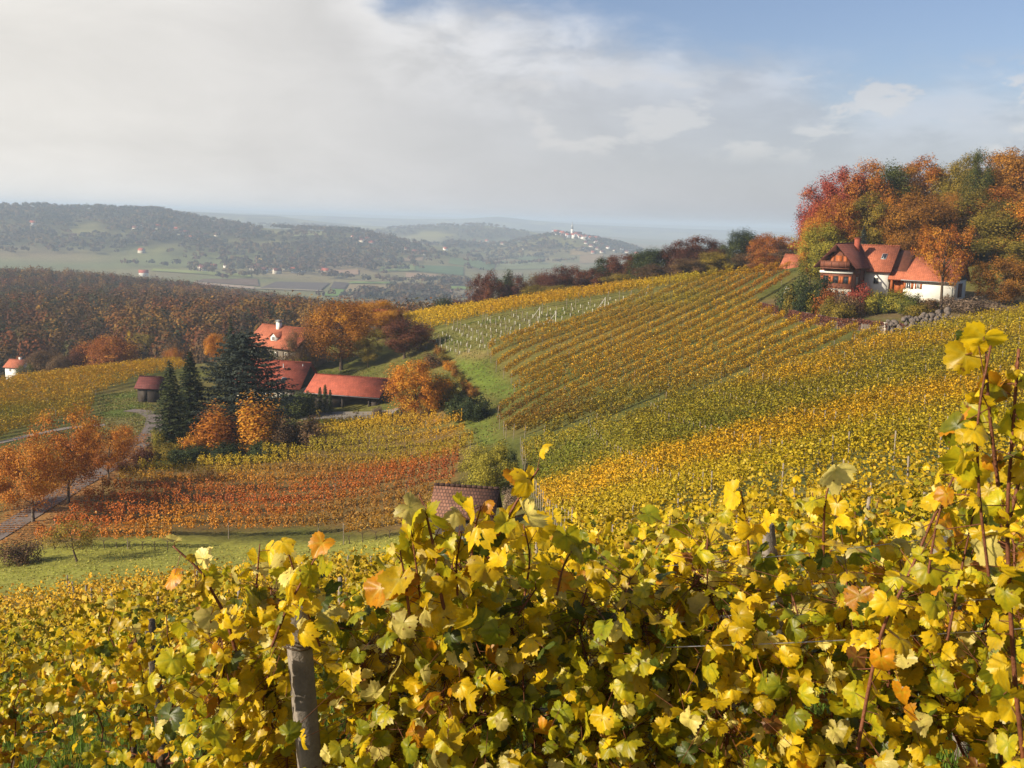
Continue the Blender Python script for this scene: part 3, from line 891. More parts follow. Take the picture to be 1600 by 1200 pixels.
def runs(mask):
    d = np.diff(np.concatenate([[0], mask.astype(int), [0]]))
    return list(zip(np.where(d == 1)[0], np.where(d == -1)[0]))

def row_lines(poly, d, spacing, phase=0.5, bend=0.0, minlen=4.0):
    d = np.array(d, float); d /= np.linalg.norm(d); nrm = np.array([-d[1], d[0]])
    u = poly @ d; v = poly @ nrm
    s = np.arange(u.min() - 5, u.max() + 5, 0.4)
    out = []
    um = (u.min() + u.max()) / 2
    for q in np.arange(v.min() + spacing * phase, v.max(), spacing):
        P = d[None] * s[:, None] + nrm[None] * (q + bend * (s - um) ** 2)[:, None]
        for a, b in runs(inpoly(P[:, 0], P[:, 1], poly)):
            if (b - a) * 0.4 >= minlen: out.append(P[a:b])
    return out

rv = np.random.default_rng(11)
# A: the long straight rows of the middle slope
PA = hitpoly([(757,548),(765,575),(812,606),(800,625),(775,655),(792,688),(830,700),(970,662),(1165,600),(1300,556),(1392,530),(1300,520),(1235,507),(1186,490),(1178,475),(1215,462),(1232,440),(1236,421),(1105,434),(1030,460),(900,505)], 40)
rowsA = row_lines(PA, (0.63, 0.777), 3.5, 0.5, 0.0006)
LA = rowsA
for k, P in enumerate(LA):
    vine_row(P, f'straight golden brown vine row on the middle slope, {ordn(len(LA) - k)} row below the young planting', 'vine rows of the middle slope', rv, dens=150, size=0.19, posts=11.0, weak=0.03, width=0.21, zhi=1.95, zlo=0.85, grn=0.6)
# B: the fanning rows of the right-hand bowl
L0 = np.array([(3, 46), (14, 45.5), (26, 48), (46, 56)]); 
L1 = np.vstack([hitpoly([(812,712),(970,672),(1165,608),(1302,562),(1400,535),(1500,512),(1620,488),(1700,480)], 40)])
nB_ = 27
for k in range(nB_):
    f = k / (nB_ - 1)
    A0, _ = resample(L0, 0.5); A1, _ = resample(L1, 0.5)
    m = 60
    a = A0[np.linspace(0, len(A0) - 1, m).astype(int)]; b = A1[np.linspace(0, len(A1) - 1, m).astype(int)]
    P = a * (1 - f) + b * f
    if f < 0.62:     # keep clear of the ivy bush and the tiled hut at the left
        pass
    vine_row(P, f'vine row curving across the right bowl, {ordn(k + 1)} row up from the near slope', 'vine rows of the right bowl', rv,
             dens=175 if f < 0.5 else 135, size=0.145 if f < 0.4 else 0.175, posts=6.5, weak=0.05 + 0.10 * f, grn=0.9)
# C: the red and yellow rows below the farm
PC = hitpoly([(478,667),(600,663),(722,668),(745,700),(722,722),(716,770),(650,850),(480,846),(250,860),(20,884),(120,800),(165,770),(205,747),(330,734),(480,712)], 40)
d = hitpoly([(150, 858), (620, 838)], 40); d = d[1] - d[0]
rowsC = row_lines(PC, d, 4.7, 0.28)
rowsC = sorted(rowsC, key=lambda P: P[:, 1].mean())
for k, P in enumerate(rowsC):
    vine_row(P, f'autumn vine row below the farm, {ordn(k + 1)} row up from the sunny meadow', 'vine rows below the farm', rv, dens=190, size=0.17, zhi=2.1, zlo=0.95, posts=8.0, stems=(k < 2), weak=0.02, grn=0.35)
# D: the upper left slope
PD = hitpoly([(-120,612),(0,603),(120,585),(262,571),(300,580),(205,600),(150,622),(142,655),(90,664),(40,678),(0,690),(-120,715)], 60)
rowsD = row_lines(PD, hitpoly([(0, 640), (240, 588)], 60)[1] - hitpoly([(0, 640), (240, 588)], 60)[0], 2.5)
for k, P in enumerate(sorted(rowsD, key=lambda P: P[:, 1].mean())):
    vine_row(P, f'golden vine row on the upper left slope, {ordn(k + 1)} row above the gravel path', 'vine rows of the upper left slope', rv, dens=85, size=0.23, posts=10.0, weak=0.05)
# F: the bright golden strip along the crest
PF = hitpoly([(622,500),(760,480),(900,459),(1090,436),(1098,444),(1010,456),(830,488),(680,518),(640,516)], 60)
rowsF = row_lines(PF, hitpoly([(680, 505), (1050, 441)], 60)[1] - hitpoly([(680, 505), (1050, 441)], 60)[0], 2.4, 0.3, minlen=6)
for k, P in enumerate(rowsF):
    vine_row(P, f'bright golden vine row along the hill crest, {ordn(k + 1)} row beyond the young planting', 'vine rows along the crest', rv, dens=90, size=0.23, posts=9.0, weak=0.02)
# the rows of the near slope, falling away under the camera
def yb(x): return np.where(x < -9, 50.0, np.where(x > 0, 41.0, 41.0 - x / 9 * 8.5))
k = 0
y0 = 11.2
while y0 < 57:
    xs = np.arange(-0.62 * y0 - 6, 0.60 * y0 + 6, 0.4)
    ys = y0 - 0.10 * xs + 0.0008 * xs ** 2
    P = np.stack([xs, ys], 1)
    for a, b in runs(ys < yb(xs)):
        if b - a > 10:
            near = y0 < 26
            k += 1
            vine_row(P[a:b], f'yellow vine row across the near slope, {ordn(k)} row beyond the nearest ones', 'vine rows of the near slope', rv,
                     dens=270 if y0 < 18 else (160 if near else 120), size=0.105 if y0 < 18 else (0.135 if near else 0.145), colf=near_col if y0 < 21 else vine_col, width=0.3, zlo=0.4, zhi=1.6, posts=6.0, near=y0 < 27, weak=0.03, shoots=0.08)
    y0 += 2.4

# the young planting: white grow tubes and posts in open grass
PY = hitpoly([(668,532),(684,519),(830,491),(1005,460),(1035,455),(1000,466),(900,497),(757,545),(720,556),(690,548)], 60)
rowsY = row_lines(PY, (0.63, 0.777), 2.4, 0.5, 0.0006, 5)
tube_me = MB().tube([(0,0,-0.05),(0,0,0.3),(0,0,0.6)], [0.055,0.055,0.06], 7).mesh('grow_tube'); tube_me.materials.append(M['tube'])
ypost_me = MB().tube([(0,0,-0.1),(0,0,1.0),(0,0,2.0)], [0.055,0.05,0.05], 6).mesh('vineyard_post'); ypost_me.materials.append(M['post'])
_t0 = _p0 = None
for k, P in enumerate(sorted(rowsY, key=lambda P: -P[0, 0])):
    Q, t = resample(P, 0.2)
    for m, s in enumerate(np.arange(0.6, t[-1], 2.6)):
        p = (np.interp(s, t, Q[:, 0]), np.interp(s, t, Q[:, 1]))
        q = bpy.data.objects.new('grow_tube', tube_me) if _t0 is None else _t0.copy()
        if _t0 is None: _t0 = q
        COL.objects.link(q)
        q.location = (*p, hz(*p)); q.rotation_euler = (rv.normal(0, 0.06), rv.normal(0, 0.06), 0); q.scale = (1, 1, rv.uniform(0.8, 1.15))
        tag(q, f'white grow tube, {ordn(m + 1)} from lower end of {ordn(k + 1)} young row from right', 'grow tube', 'grow tubes of the young vines')
    for m, s in enumerate(np.arange(0.2, t[-1], 6.0)):
        p = (np.interp(s, t, Q[:, 0]), np.interp(s, t, Q[:, 1]))
        q = bpy.data.objects.new('vineyard_post', ypost_me) if _p0 is None else _p0.copy()
        if _p0 is None: _p0 = q
        COL.objects.link(q)
        q.location = (*p, hz(*p)); q.rotation_euler = (rv.normal(0, 0.04), rv.normal(0, 0.04), 0)
        tag(q, f'pale post, {ordn(m + 1)} from lower end of {ordn(k + 1)} young row from right', 'post', 'posts of the young vines')
for a_, lab in (((843,497),'slanting pale end brace leaning on the young vines near the golden strip'), ((945,482),'slanting pale brace in the middle of the young planting'), ((868,505),'slanting pale brace at the lower side of the young planting')):
    p = hit(*a_, 60)
    b = MB().tube([(0,0,-0.1),(0,0,2.1)], 0.06, 6).tube([(-1.4,-0.3,-0.05),(-0.03,0,1.9)], 0.05, 6)
    tag(b.build('brace_post', M['tube'], loc=tuple(p)), lab, 'post', 'brace posts of the young vines')

# grass tufts on the meadow between the near slope and the red rows
rg = np.random.default_rng(5)
gp = hitpoly([(-80,862),(200,848),(640,832),(700,860),(640,905),(200,908),(-80,925)], 40)
n = 17000
x = rg.uniform(gp[:, 0].min(), gp[:, 0].max(), n); y = rg.uniform(gp[:, 1].min(), gp[:, 1].max(), n)
k = inpoly(x, y, gp) & (fbm(x / 3, y / 3, 4) + rg.normal(0, 0.15, n) > 0.42); x, y = x[k], y[k]; n = len(x)
Pc = np.column_stack([x, y, h(x, y) + 0.07])
V, Qf = flat_quads(Pc, rg.normal(size=(n, 3)) * [1, 1, 0.5] + [-0.5, -0.3, 0.6], rg.uniform(0.08, 0.2, n), rg)
t = np.clip(fbm(x / 5, y / 5, 14) * 2.2 - 0.6 + rg.normal(0, 0.2, n), 0, 1)[:, None]
tag(link('meadow_grass', mesh_np('meadow_grass', V, Qf, col=(np.array([0.25, 0.27, 0.035]) * (1 - t) + np.array([0.36, 0.29, 0.06]) * t) * rg.uniform(0.7, 1.25, (n, 1))), M['grass']), kind='stuff')
# short grass on the lawns and banks round the farm
n = 70000
gq = hitpoly([(470,655),(610,650),(700,545),(690,520),(760,548),(815,606),(775,655),(800,700),(740,700),(722,664),(600,664),(480,668)], 60)
gl_ = [gq, hitpoly([(150,618),(225,608),(245,640),(210,690),(160,690)], 60), hitpoly([(480,580),(640,560),(690,545),(640,640),(600,600)], 60), hitpoly([(668,532),(684,519),(1005,460),(1000,468),(757,548)], 60)]
x = []; y = []
for q in gl_:
    a = rg.uniform(q[:, 0].min(), q[:, 0].max(), n // 3); b = rg.uniform(q[:, 1].min(), q[:, 1].max(), n // 3)
    k = inpoly(a, b, q) & (fbm(a / 2.5, b / 2.5, 44) + rg.normal(0, 0.12, len(a)) > 0.45); x.append(a[k]); y.append(b[k])
x = np.concatenate(x); y = np.concatenate(y); n = len(x)
V, Qf = flat_quads(np.column_stack([x, y, h(x, y) + 0.07]), rg.normal(size=(n, 3)) * [1, 1, 0.5] + [-0.3, -0.3, 0.6], rg.uniform(0.12, 0.34, n), rg)
t = np.clip(fbm(x / 4, y / 4, 15) * 2.2 - 0.6 + rg.normal(0, 0.2, n), 0, 1)[:, None]
tag(link('lawn_grass', mesh_np('lawn_grass', V, Qf, col=(np.array([0.10, 0.135, 0.018]) * (1 - t) + np.array([0.19, 0.155, 0.04]) * t) * rg.uniform(0.7, 1.25, (n, 1))), M['grass']), kind='stuff')
print('rows', row_count, 'A', len(LA), 'C', len(rowsC), 'D', len(rowsD), 'F', len(rowsF), 'Y', len(rowsY))
# ------------------------------------------------------------------ trees and shrubs
RAMPS = {
    'rust':   [(0.11,0.030,0.010),(0.26,0.075,0.014),(0.38,0.135,0.018),(0.46,0.22,0.022)],
    'oak':    [(0.10,0.045,0.012),(0.22,0.095,0.014),(0.33,0.145,0.018),(0.42,0.20,0.025)],
    'bright_oak': [(0.15,0.055,0.010),(0.30,0.115,0.012),(0.42,0.175,0.014),(0.52,0.26,0.02)],
    'orange': [(0.22,0.065,0.012),(0.42,0.15,0.014),(0.52,0.21,0.018),(0.60,0.32,0.03)],
    'pale_orange': [(0.22,0.066,0.012),(0.38,0.125,0.016),(0.47,0.17,0.02),(0.54,0.27,0.035)],
    'maroon': [(0.045,0.016,0.012),(0.085,0.028,0.018),(0.13,0.042,0.02),(0.18,0.07,0.025)],
    'crimson':[(0.14,0.022,0.018),(0.26,0.045,0.03),(0.38,0.085,0.045),(0.42,0.17,0.04)],
    'green':  [(0.028,0.036,0.010),(0.055,0.068,0.014),(0.095,0.105,0.018),(0.17,0.15,0.025)],
    'olive':  [(0.075,0.065,0.012),(0.15,0.115,0.016),(0.23,0.165,0.02),(0.33,0.23,0.03)],
    'gold':   [(0.20,0.11,0.012),(0.38,0.21,0.015),(0.52,0.31,0.018),(0.60,0.42,0.04)],
    'bark_brown': [(0.065,0.038,0.022),(0.11,0.062,0.03),(0.16,0.09,0.04),(0.20,0.125,0.05)],
    'spruce': [(0.010,0.016,0.009),(0.022,0.032,0.014),(0.042,0.054,0.02),(0.085,0.095,0.03)],
    'cedar':  [(0.018,0.026,0.022),(0.032,0.044,0.034),(0.055,0.068,0.052),(0.09,0.10,0.07)],
    'dark_green': [(0.012,0.020,0.008),(0.025,0.038,0.012),(0.045,0.06,0.016),(0.09,0.10,0.025)],
    'grey_pink': [(0.10,0.07,0.05),(0.18,0.125,0.09),(0.26,0.18,0.12),(0.30,0.23,0.14)],
    'yellow_green': [(0.07,0.075,0.012),(0.16,0.145,0.018),(0.28,0.235,0.025),(0.40,0.33,0.04)],
    'ivy':    [(0.045,0.018,0.016),(0.095,0.035,0.03),(0.17,0.06,0.04),(0.24,0.11,0.05)],
}
LM = {k: leaf_mat('leaves_' + k, ramp=v, transl=0.24, rough=0.65, spec=0.15) for k, v in RAMPS.items()}

def broad_template(seed, H=10.0, Wd=8.0, cb=0.22, leaves=5200, lsize=0.36, limbs=16, clump=0.13, droop=0.0, lean=0.0, fill=0.5, nclump=70, tr=0.021, egg=1.0):
    """a broadleaf tree: tapered trunk with limbs, and a crown of leaf clumps with gaps between"""
    rng = np.random.default_rng(seed)
    tb = MB()
    top = H * 0.80
    zz = np.linspace(-0.15, top, 9)
    wob = np.cumsum(rng.normal(0, 0.012 * H, (9, 2)), 0) * np.linspace(0, 1, 9)[:, None]
    wob[:, 0] += lean * (np.maximum(zz, 0) / top) ** 0.8 * top
    TP = np.column_stack([wob, zz])
    tb.tube(TP, np.linspace(1, 0.16, 9) ** 0.85 * tr * H * np.array([1.35] + [1] * 8), 8)
    def env(z):    # crown radius at height z
        c0 = cb * H; t = np.clip((z - c0) / (H - c0), 0, 1)
        return Wd / 2 * np.sqrt(np.clip(1 - (2 * t ** egg - 1) ** 2, 0, 1)) * (0.92 + 0.16 * rng.random())
    cl = []
    for i in range(limbs):
        z0 = (cb * 0.75 + (0.76 - cb * 0.75) * (i + rng.random() * 0.7) / limbs) * H
        z0 = min(z0, top * 0.97)
        a = i * 2.399 + rng.normal(0, 0.3)
        base = np.array([np.interp(z0, zz, TP[:, 0]), np.interp(z0, zz, TP[:, 1]), z0])
        z1 = z0 + H * rng.uniform(0.08, 0.24)
        Lh = env(min(z1, H * 0.97)) * rng.uniform(0.65, 0.98)
        t = np.linspace(0, 1, 6)[:, None]
        end = np.array([base[0] + math.cos(a) * Lh, base[1] + math.sin(a) * Lh, z1 - droop * Lh])
        P = base * (1 - t) + end * t
        P[:, 2] += np.sin(t[:, 0] * PI) * 0.05 * H
        P[1:-1] += rng.normal(0, 0.012 * H, (4, 3))
        r0 = tr * H * 0.42 * (1 - 0.55 * z0 / H)
        tb.tube(P, np.linspace(r0, r0 * 0.2, 6), 5)
        cl.append(P[-1]); cl.append(P[3])
        for q in range(3):
            k = rng.integers(2, 5); d = norm(rng.normal(size=3) + [math.cos(a), math.sin(a), 0.5])
            e = P[k] + d * Lh * rng.uniform(0.25, 0.5)
            S = np.stack([P[k], (P[k] + e) / 2 + rng.normal(0, 0.01 * H, 3), e])
            tb.tube(S, [r0 * 0.4, r0 * 0.25, r0 * 0.1], 4); cl.append(e)
    while len(cl) < nclump:      # clumps through the crown, most near its skin
        z = (cb + (1 - cb) * rng.random()) * H
        r = env(z) * rng.random() ** fill
        a = rng.random() * 2 * PI
        x0 = np.interp(z, zz, TP[:, 0]) if z < top else TP[-1, 0]
        cl.append(np.array([x0 + math.cos(a) * r, math.sin(a) * r, z]))
    cl = np.array(cl)
    wgt = rng.uniform(0.4, 1.5, len(cl)); wgt /= wgt.sum()
    ci = rng.choice(len(cl), leaves, p=wgt)
    cr = clump * Wd * rng.uniform(0.6, 1.35, len(cl))
    off = rng.normal(size=(leaves, 3)); off /= np.linalg.norm(off, axis=1)[:, None]
    off *= rng.random((leaves, 1)) ** 0.5 * cr[ci][:, None] * [1, 1, 0.95]
    P = cl[ci] + off
    ok = P[:, 2] > cb * H * 0.72
    P, off, ci = P[ok], off[ok], ci[ok]
    n = len(P)
    ctr = np.array([0, 0, (0.35 + cb * 0.5) * H])
    N = norm(off) * 0.7 + norm(P - ctr) * 0.8 + [0, 0, 0.2] + rng.normal(size=(n, 3)) * 0.55
    V, Q = flat_quads(P, N, lsize * rng.uniform(0.55, 1.35, n), rng)
    ct = rng.normal(0.5, 0.20, len(cl))
    tone = np.clip(ct[ci] + rng.normal(0, 0.13, n), 0, 1)
    br = rng.uniform(0.84, 1.16, n)
    col = np.column_stack([tone, br, np.zeros(n)])
    return tb.mesh('trunk', True), mesh_np('crown', V, Q, col=col)

def conifer_template(seed, H=12.0, Wd=4.5, whorls=30, per=9, leaves=9000, droop=0.35, power=0.85, lsize=0.30, base=0.04, irregular=0.2, rise=0.0):
    rng = np.random.default_rng(seed)
    tb = MB(); tb.tube([(0,0,-0.1),(0.03,0,H*0.5),(0,0,H*0.985)], [H*0.018, H*0.011, 0.02], 7)
    Ps = []; Ns = []; T0 = []
    br = []
    for w_ in range(whorls):
        z = H * (base + (0.985 - base) * (w_ / whorls) ** 0.92)
        R = Wd / 2 * (1 - z / H) ** power
        m = per if R > 0.3 else 5
        for k in range(m):
            a = k * 2 * PI / m + w_ * 0.7 + rng.normal(0, 0.25)
            L = max(0.15, R * rng.uniform(1 - irregular, 1 + irregular * 0.6))
            br.append((z + rng.normal(0, 0.06), a, L))
    tot = sum(b[2] for b in br)
    for z, a, L in br:
        n = max(6, int(leaves * L / tot))
        t = rng.random(n) ** 0.7
        wv = 0.20 * L * (1 - t * 0.75) + 0.05
        s = rng.normal(0, 1, n) * wv
        x = t * L
        zz = z - droop * L * t + (droop * 0.7 + rise) * L * t ** 2.4 - np.abs(s) * 0.35 - np.abs(rng.normal(0, 0.05, n)) * 1.5
        Ps.append(np.column_stack([math.cos(a) * x - math.sin(a) * s, math.sin(a) * x + math.cos(a) * s, zz]))
        Ns.append(np.column_stack([np.full(n, math.cos(a) * 0.45), np.full(n, math.sin(a) * 0.45), np.full(n, 0.8)]) + rng.normal(0, 0.4, (n, 3)))
        T0.append(np.clip(rng.normal(0.45, 0.12) + (t - 0.5) * 0.35 + rng.normal(0, 0.1, n), 0, 1))
    P = np.vstack(Ps); N = np.vstack(Ns); n = len(P)
    V, Q = flat_quads(P, N, lsize * rng.uniform(0.5, 1.3, n), rng, (0.35, 0.9))
    return tb.mesh('trunk', True), mesh_np('crown', V, Q, col=np.column_stack([np.concatenate(T0), rng.uniform(0.7, 1.25, n), np.zeros(n)]))

def shrub_template(seed, H=2.0, Wd=2.2, leaves=1500, lsize=0.16, upright=0.0, open_=0.0):
    rng = np.random.default_rng(seed)
    tb = MB(); cl = []
    for i in range(13):
        a = i * 2.4 + rng.normal(0, 0.3); sp = rng.uniform(0.25, 0.95) * (1 - upright * 0.6)
        e = np.array([math.cos(a) * Wd / 2 * sp, math.sin(a) * Wd / 2 * sp, H * rng.uniform(0.55, 0.98) * (1 - 0.35 * sp)])
        P = np.stack([[0, 0, -0.05], e * [0.35, 0.35, 0.5], e])
        tb.tube(P, [0.035 * H * 0.6, 0.015 * H, 0.006 * H], 4)
        cl += [e, (P[1] + e) / 2, e * [1.0, 1.0, 0.55], e * [0.9, 0.9, 0.25]]
    cl = np.array(cl)
    ci = rng.integers(0, len(cl), leaves)
    off = norm(rng.normal(size=(leaves, 3))) * (rng.random((leaves, 1)) ** 0.5) * 0.19 * np.array([Wd, Wd, H * (1 + upright)])
    P = cl[ci] + off * (1 - 0.3 * open_)
    ok = P[:, 2] > 0.0
    P, off, ci = P[ok], off[ok], ci[ok]; n = len(P)
    N = norm(P - [0, 0, H * 0.3]) + norm(off) * 0.6 + rng.normal(size=(n, 3)) * 0.5
    V, Q = flat_quads(P, N, lsize * rng.uniform(0.55, 1.35, n), rng)
    ct = rng.normal(0.5, 0.16, len(cl))
    return tb.mesh('stems', True), mesh_np('foliage', V, Q, col=np.column_stack([np.clip(ct[ci] + rng.normal(0, 0.13, n), 0, 1), rng.uniform(0.72, 1.22, n), np.zeros(n)]))

TPL = {}
def tpl(key, fn, *a, n=1, **k):
    TPL[key] = [(fn(1000 + 37 * i + sum(map(ord, key)), *a, **k), k.get('H', a[0] if a else 10.0), k.get('Wd', a[1] if len(a) > 1 else 8.0)) for i in range(n)]
tpl('broad', broad_template, H=10.0, Wd=8.0, leaves=24000, lsize=0.20, clump=0.17, nclump=120, n=4)
tpl('tall', broad_template, H=14.0, Wd=8.0, cb=0.16, leaves=32000, lsize=0.22, clump=0.18, nclump=140, n=4)
tpl('loose', broad_template, H=9.0, Wd=8.5, cb=0.22, leaves=20000, lsize=0.16, clump=0.14, nclump=85, tr=0.018, n=3)
tpl('fine', broad_template, H=10.0, Wd=8.0, cb=0.2, leaves=32000, lsize=0.17, clump=0.16, nclump=120, n=2)
tpl('vase', broad_template, H=5.0, Wd=5.0, cb=0.16, leaves=13000, lsize=0.13, clump=0.11, nclump=60, tr=0.022, egg=0.8, n=2)
tpl('round', broad_template, H=5.0, Wd=5.0, cb=0.13, leaves=24000, lsize=0.12, clump=0.16, nclump=110, tr=0.024, egg=0.9, fill=0.45)
tpl('apple', broad_template, H=3.0, Wd=3.8, cb=0.36, leaves=3200, lsize=0.10, clump=0.13, nclump=46, tr=0.026, lean=-0.18, limbs=12, n=1)
tpl('umbrella', broad_template, H=8.0, Wd=7.0, cb=0.34, leaves=9000, lsize=0.15, clump=0.12, nclump=70, tr=0.024, egg=1.25, n=1)
tpl('ball', broad_template, H=6.0, Wd=7.0, cb=0.10, leaves=20000, lsize=0.16, clump=0.13, nclump=95, fill=0.4, n=1)
tpl('spruce', conifer_template, H=12.0, Wd=4.6, n=2)
tpl('thin_spruce', conifer_template, H=12.0, Wd=3.0, leaves=5500, n=1)
tpl('cedar', conifer_template, H=12.0, Wd=11.5, whorls=24, per=12, leaves=42000, droop=0.12, power=0.45, lsize=0.30, irregular=0.30, rise=0.10, n=1)
tpl('cypress', conifer_template, H=4.0, Wd=1.25, whorls=30, per=7, leaves=4200, droop=-1.6, power=0.42, lsize=0.15, irregular=0.25, n=1)
tpl('shrub', shrub_template, H=2.0, Wd=2.3, leaves=3200, lsize=0.11, n=4)
tpl('dense_shrub', shrub_template, H=2.0, Wd=2.3, leaves=7000, lsize=0.11, n=3)
tpl('upright', shrub_template, H=3.2, Wd=2.6, leaves=8500, lsize=0.10, upright=0.8, n=2)
tpl('sapling', broad_template, H=2.2, Wd=0.8, cb=0.35, leaves=260, lsize=0.12, limbs=6, nclump=16, clump=0.16, n=1)

WF = {'upright': 1.75, 'cedar': 1.5, 'dense_shrub': 1.15, 'shrub': 1.15, 'loose': 1.15, 'vase': 1.15, 'spruce': 1.5, 'thin_spruce': 1.2}
rt = np.random.default_rng(23)
def plant(kind, name, pal, px, top, label, cat, base=None, Y=None, wpx=None, group=None, parts=('trunk', 'crown'), rz=None, sub=None, ymin=25.0, sink=0.0):
    """a plant whose foot stands on the ground at a photograph column (at depth Y, or where its foot shows) and whose top reaches pixel row 'top'"""
    p = hit(px, base, ymin) if Y is None else ground(px, Y, base if base else 560)
    Y = p[1]
    zt = at(px, top, Y)[2]
    Hm = max(0.5, zt - p[2])
    vs_ = TPL[kind]; (tm, cm), H0, W0 = vs_[rt.integers(len(vs_)) if sub is None else sub % len(vs_)]
    e = empty(name, (p[0], p[1], p[2] - sink), label, cat, group, rt.random() * 6.28 if rz is None else rz)
    s = Hm / H0
    sx = s if wpx is None else (wpx * Y / F) / W0 * WF.get(kind, 1.0)
    e.scale = (sx, sx, s)
    t = bpy.data.objects.new(parts[0], tm); COL.objects.link(t); t.parent = e
    c = bpy.data.objects.new(parts[1], cm); COL.objects.link(c); c.parent = e
    for o, m in ((t, M['bark'] if pal != 'pale_orange' else M['bark_grey']), (c, LM[pal])):
        if not o.data.materials: o.data.materials.append(m)
        o.material_slots[0].link = 'OBJECT'; o.material_slots[0].material = m
    return e

T = lambda *a, **k: plant(*a, **k)
S = lambda kind, pal, px, base, top, w, label, **k: plant(kind, 'shrub', pal, px, top, label, 'shrub', base=base, wpx=w, parts=('stems', 'foliage'), **k)
# --- around the farm
T('spruce','spruce_tree','spruce',268,560,'dark narrow spruce beside the road, the one nearer the small shed','tree',base=696,wpx=56,sub=0)
T('spruce','spruce_tree','spruce',299,544,'taller dark spruce standing between its narrow neighbour and the big blue-grey conifer','tree',base=684,wpx=60,sub=1)
T('thin_spruce','spruce_tree','spruce',361,491,'slender dark spruce whose tip rises behind the big blue-grey conifer','tree',Y=172,wpx=30)
T('cedar','cedar_tree','cedar',381,514,'broad blue-grey conifer with wide ragged branches in front of the farmhouse','tree',Y=136,wpx=132)
T('broad','gold_tree','orange',338,523,'bright orange tree peeping out left of the slender spruce','tree',Y=196,wpx=42)
T('fine','oak_tree','bright_oak',533,471,'large brown-orange oak behind the red farm roofs','tree',base=578,wpx=112,sub=0)
T('fine','oak_tree','bright_oak',592,471,'second brown-orange oak, behind and right of the large one','tree',Y=203,wpx=84,sub=1)
T('broad','cherry_tree','maroon',632,502,'round dull red tree on the lawn right of the oaks','tree',base=560,wpx=78)
T('loose','cherry_tree','rust',657,512,'small rusty tree at the edge of the young vines','tree',base=546,wpx=46)
T('loose','garden_tree','olive',575,530,'low golden-green tree under the two oaks','tree',base=574,wpx=40)
T('loose','garden_tree','bark_brown',468,520,'half bare brown tree at the right gable of the upper farmhouse','tree',Y=176,wpx=46)
T('round','maple_tree','orange',648,569,'round bright orange tree at the right end of the garage','tree',base=654,wpx=88,sub=0)
S('upright','orange',336,705,640,66,'bright orange upright bush in front of the dark conifers, left of two')
S('upright','orange',400,706,627,70,'bright orange upright bush below the big blue-grey conifer, right of two')
S('dense_shrub','dark_green',470,650,606,60,'dark green rounded bush left of the clipped cypress columns')
S('dense_shrub','bark_brown',478,700,650,64,'brown rounded bush at the left end of the golden vine row')
S('dense_shrub','bark_brown',444,704,648,50,'dull brown bush between the orange bush and the brown rounded one')
S('dense_shrub','green',420,560,541,36,'dark shrub under the eaves of the upper farmhouse',Y=177)
S('shrub','bark_brown',445,560,543,36,'brown shrub under the eaves of the upper farmhouse',Y=176)
S('dense_shrub','olive',466,562,546,32,'olive shrub near the right corner of the upper farmhouse',Y=175)
S('dense_shrub','olive',596,530,508,34,'olive shrub before the half hidden red roofed house',Y=200)
S('shrub','maroon',226,730,690,36,'dark reddish bush at the road end of the hedge')
S('dense_shrub','olive',262,716,690,50,'olive bush in the low hedge below the spruces')
S('dense_shrub','dark_green',300,722,694,62,'dark green bush in the low hedge under the left orange bush')
S('shrub','orange',300,708,672,40,'small orange-yellow bush between the spruces and the left orange bush')
S('dense_shrub','dark_green',352,722,690,66,'dark green bush in the hedge between the two orange bushes')
S('dense_shrub','dark_green',410,718,688,60,'dark bush in the hedge under the right orange bush')
S('shrub','yellow_green',247,700,664,20,'thin yellow-green bush hugging the left spruce')
for k,(px,b,t_,w_) in enumerate([(500,645,604,11),(508,646,600,12),(516,647,608,10)]):
    T('cypress','cypress','spruce',px,t_,['left','middle','right'][k]+' clipped dark cypress column of three before the garage','tree',base=b,wpx=w_,group='cypress columns')
T('sapling','young_tree','olive',499,638,'small staked sapling beside the driveway, left of two','tree',base=659,wpx=10)
T('sapling','young_tree','olive',556,638,'small staked sapling beside the driveway, right of two','tree',base=661,wpx=12)
S('shrub','grey_pink',597,657,640,24,'bare twiggy shrub at the right end of the driveway')
S('shrub','grey_pink',590,650,632,18,'leggy shrub against the right garage corner')
S('shrub','bark_brown',640,664,650,40,'low brown brushwood under the orange tree')
S('dense_shrub','olive',692,632,582,54,'pale green bush on the slope right of the orange tree')
S('dense_shrub','dark_green',720,655,616,50,'dark green bush in the dip right of the orange tree')
S('dense_shrub','dark_green',742,655,614,44,'dark bush at the foot of the grassy strip')
S('shrub','bark_brown',675,575,548,40,'brown scrub at the top of the hedge beside the young vines')
for k,(px,b) in enumerate([(686,556),(694,567),(702,579),(711,590),(720,601),(730,612),(739,621)]):
    S('shrub',['oak','olive','orange'][k%3],px,b,b-20,19,f'golden brown hedge bush beside the green strip, {ordn(k+1)} from the top',group='hedge bushes beside the green strip')
T('ball','ivy_bush','yellow_green',762,694,'big mound of yellow-green creeper above the tiled hut','bush',base=775,wpx=96,parts=('stems','foliage'))
S('dense_shrub','dark_green',798,745,700,26,'dark green bush at the right side of the creeper mound')
S('shrub','grey_pink',800,800,760,44,'grey bare shrub at the right end of the tiled hut')
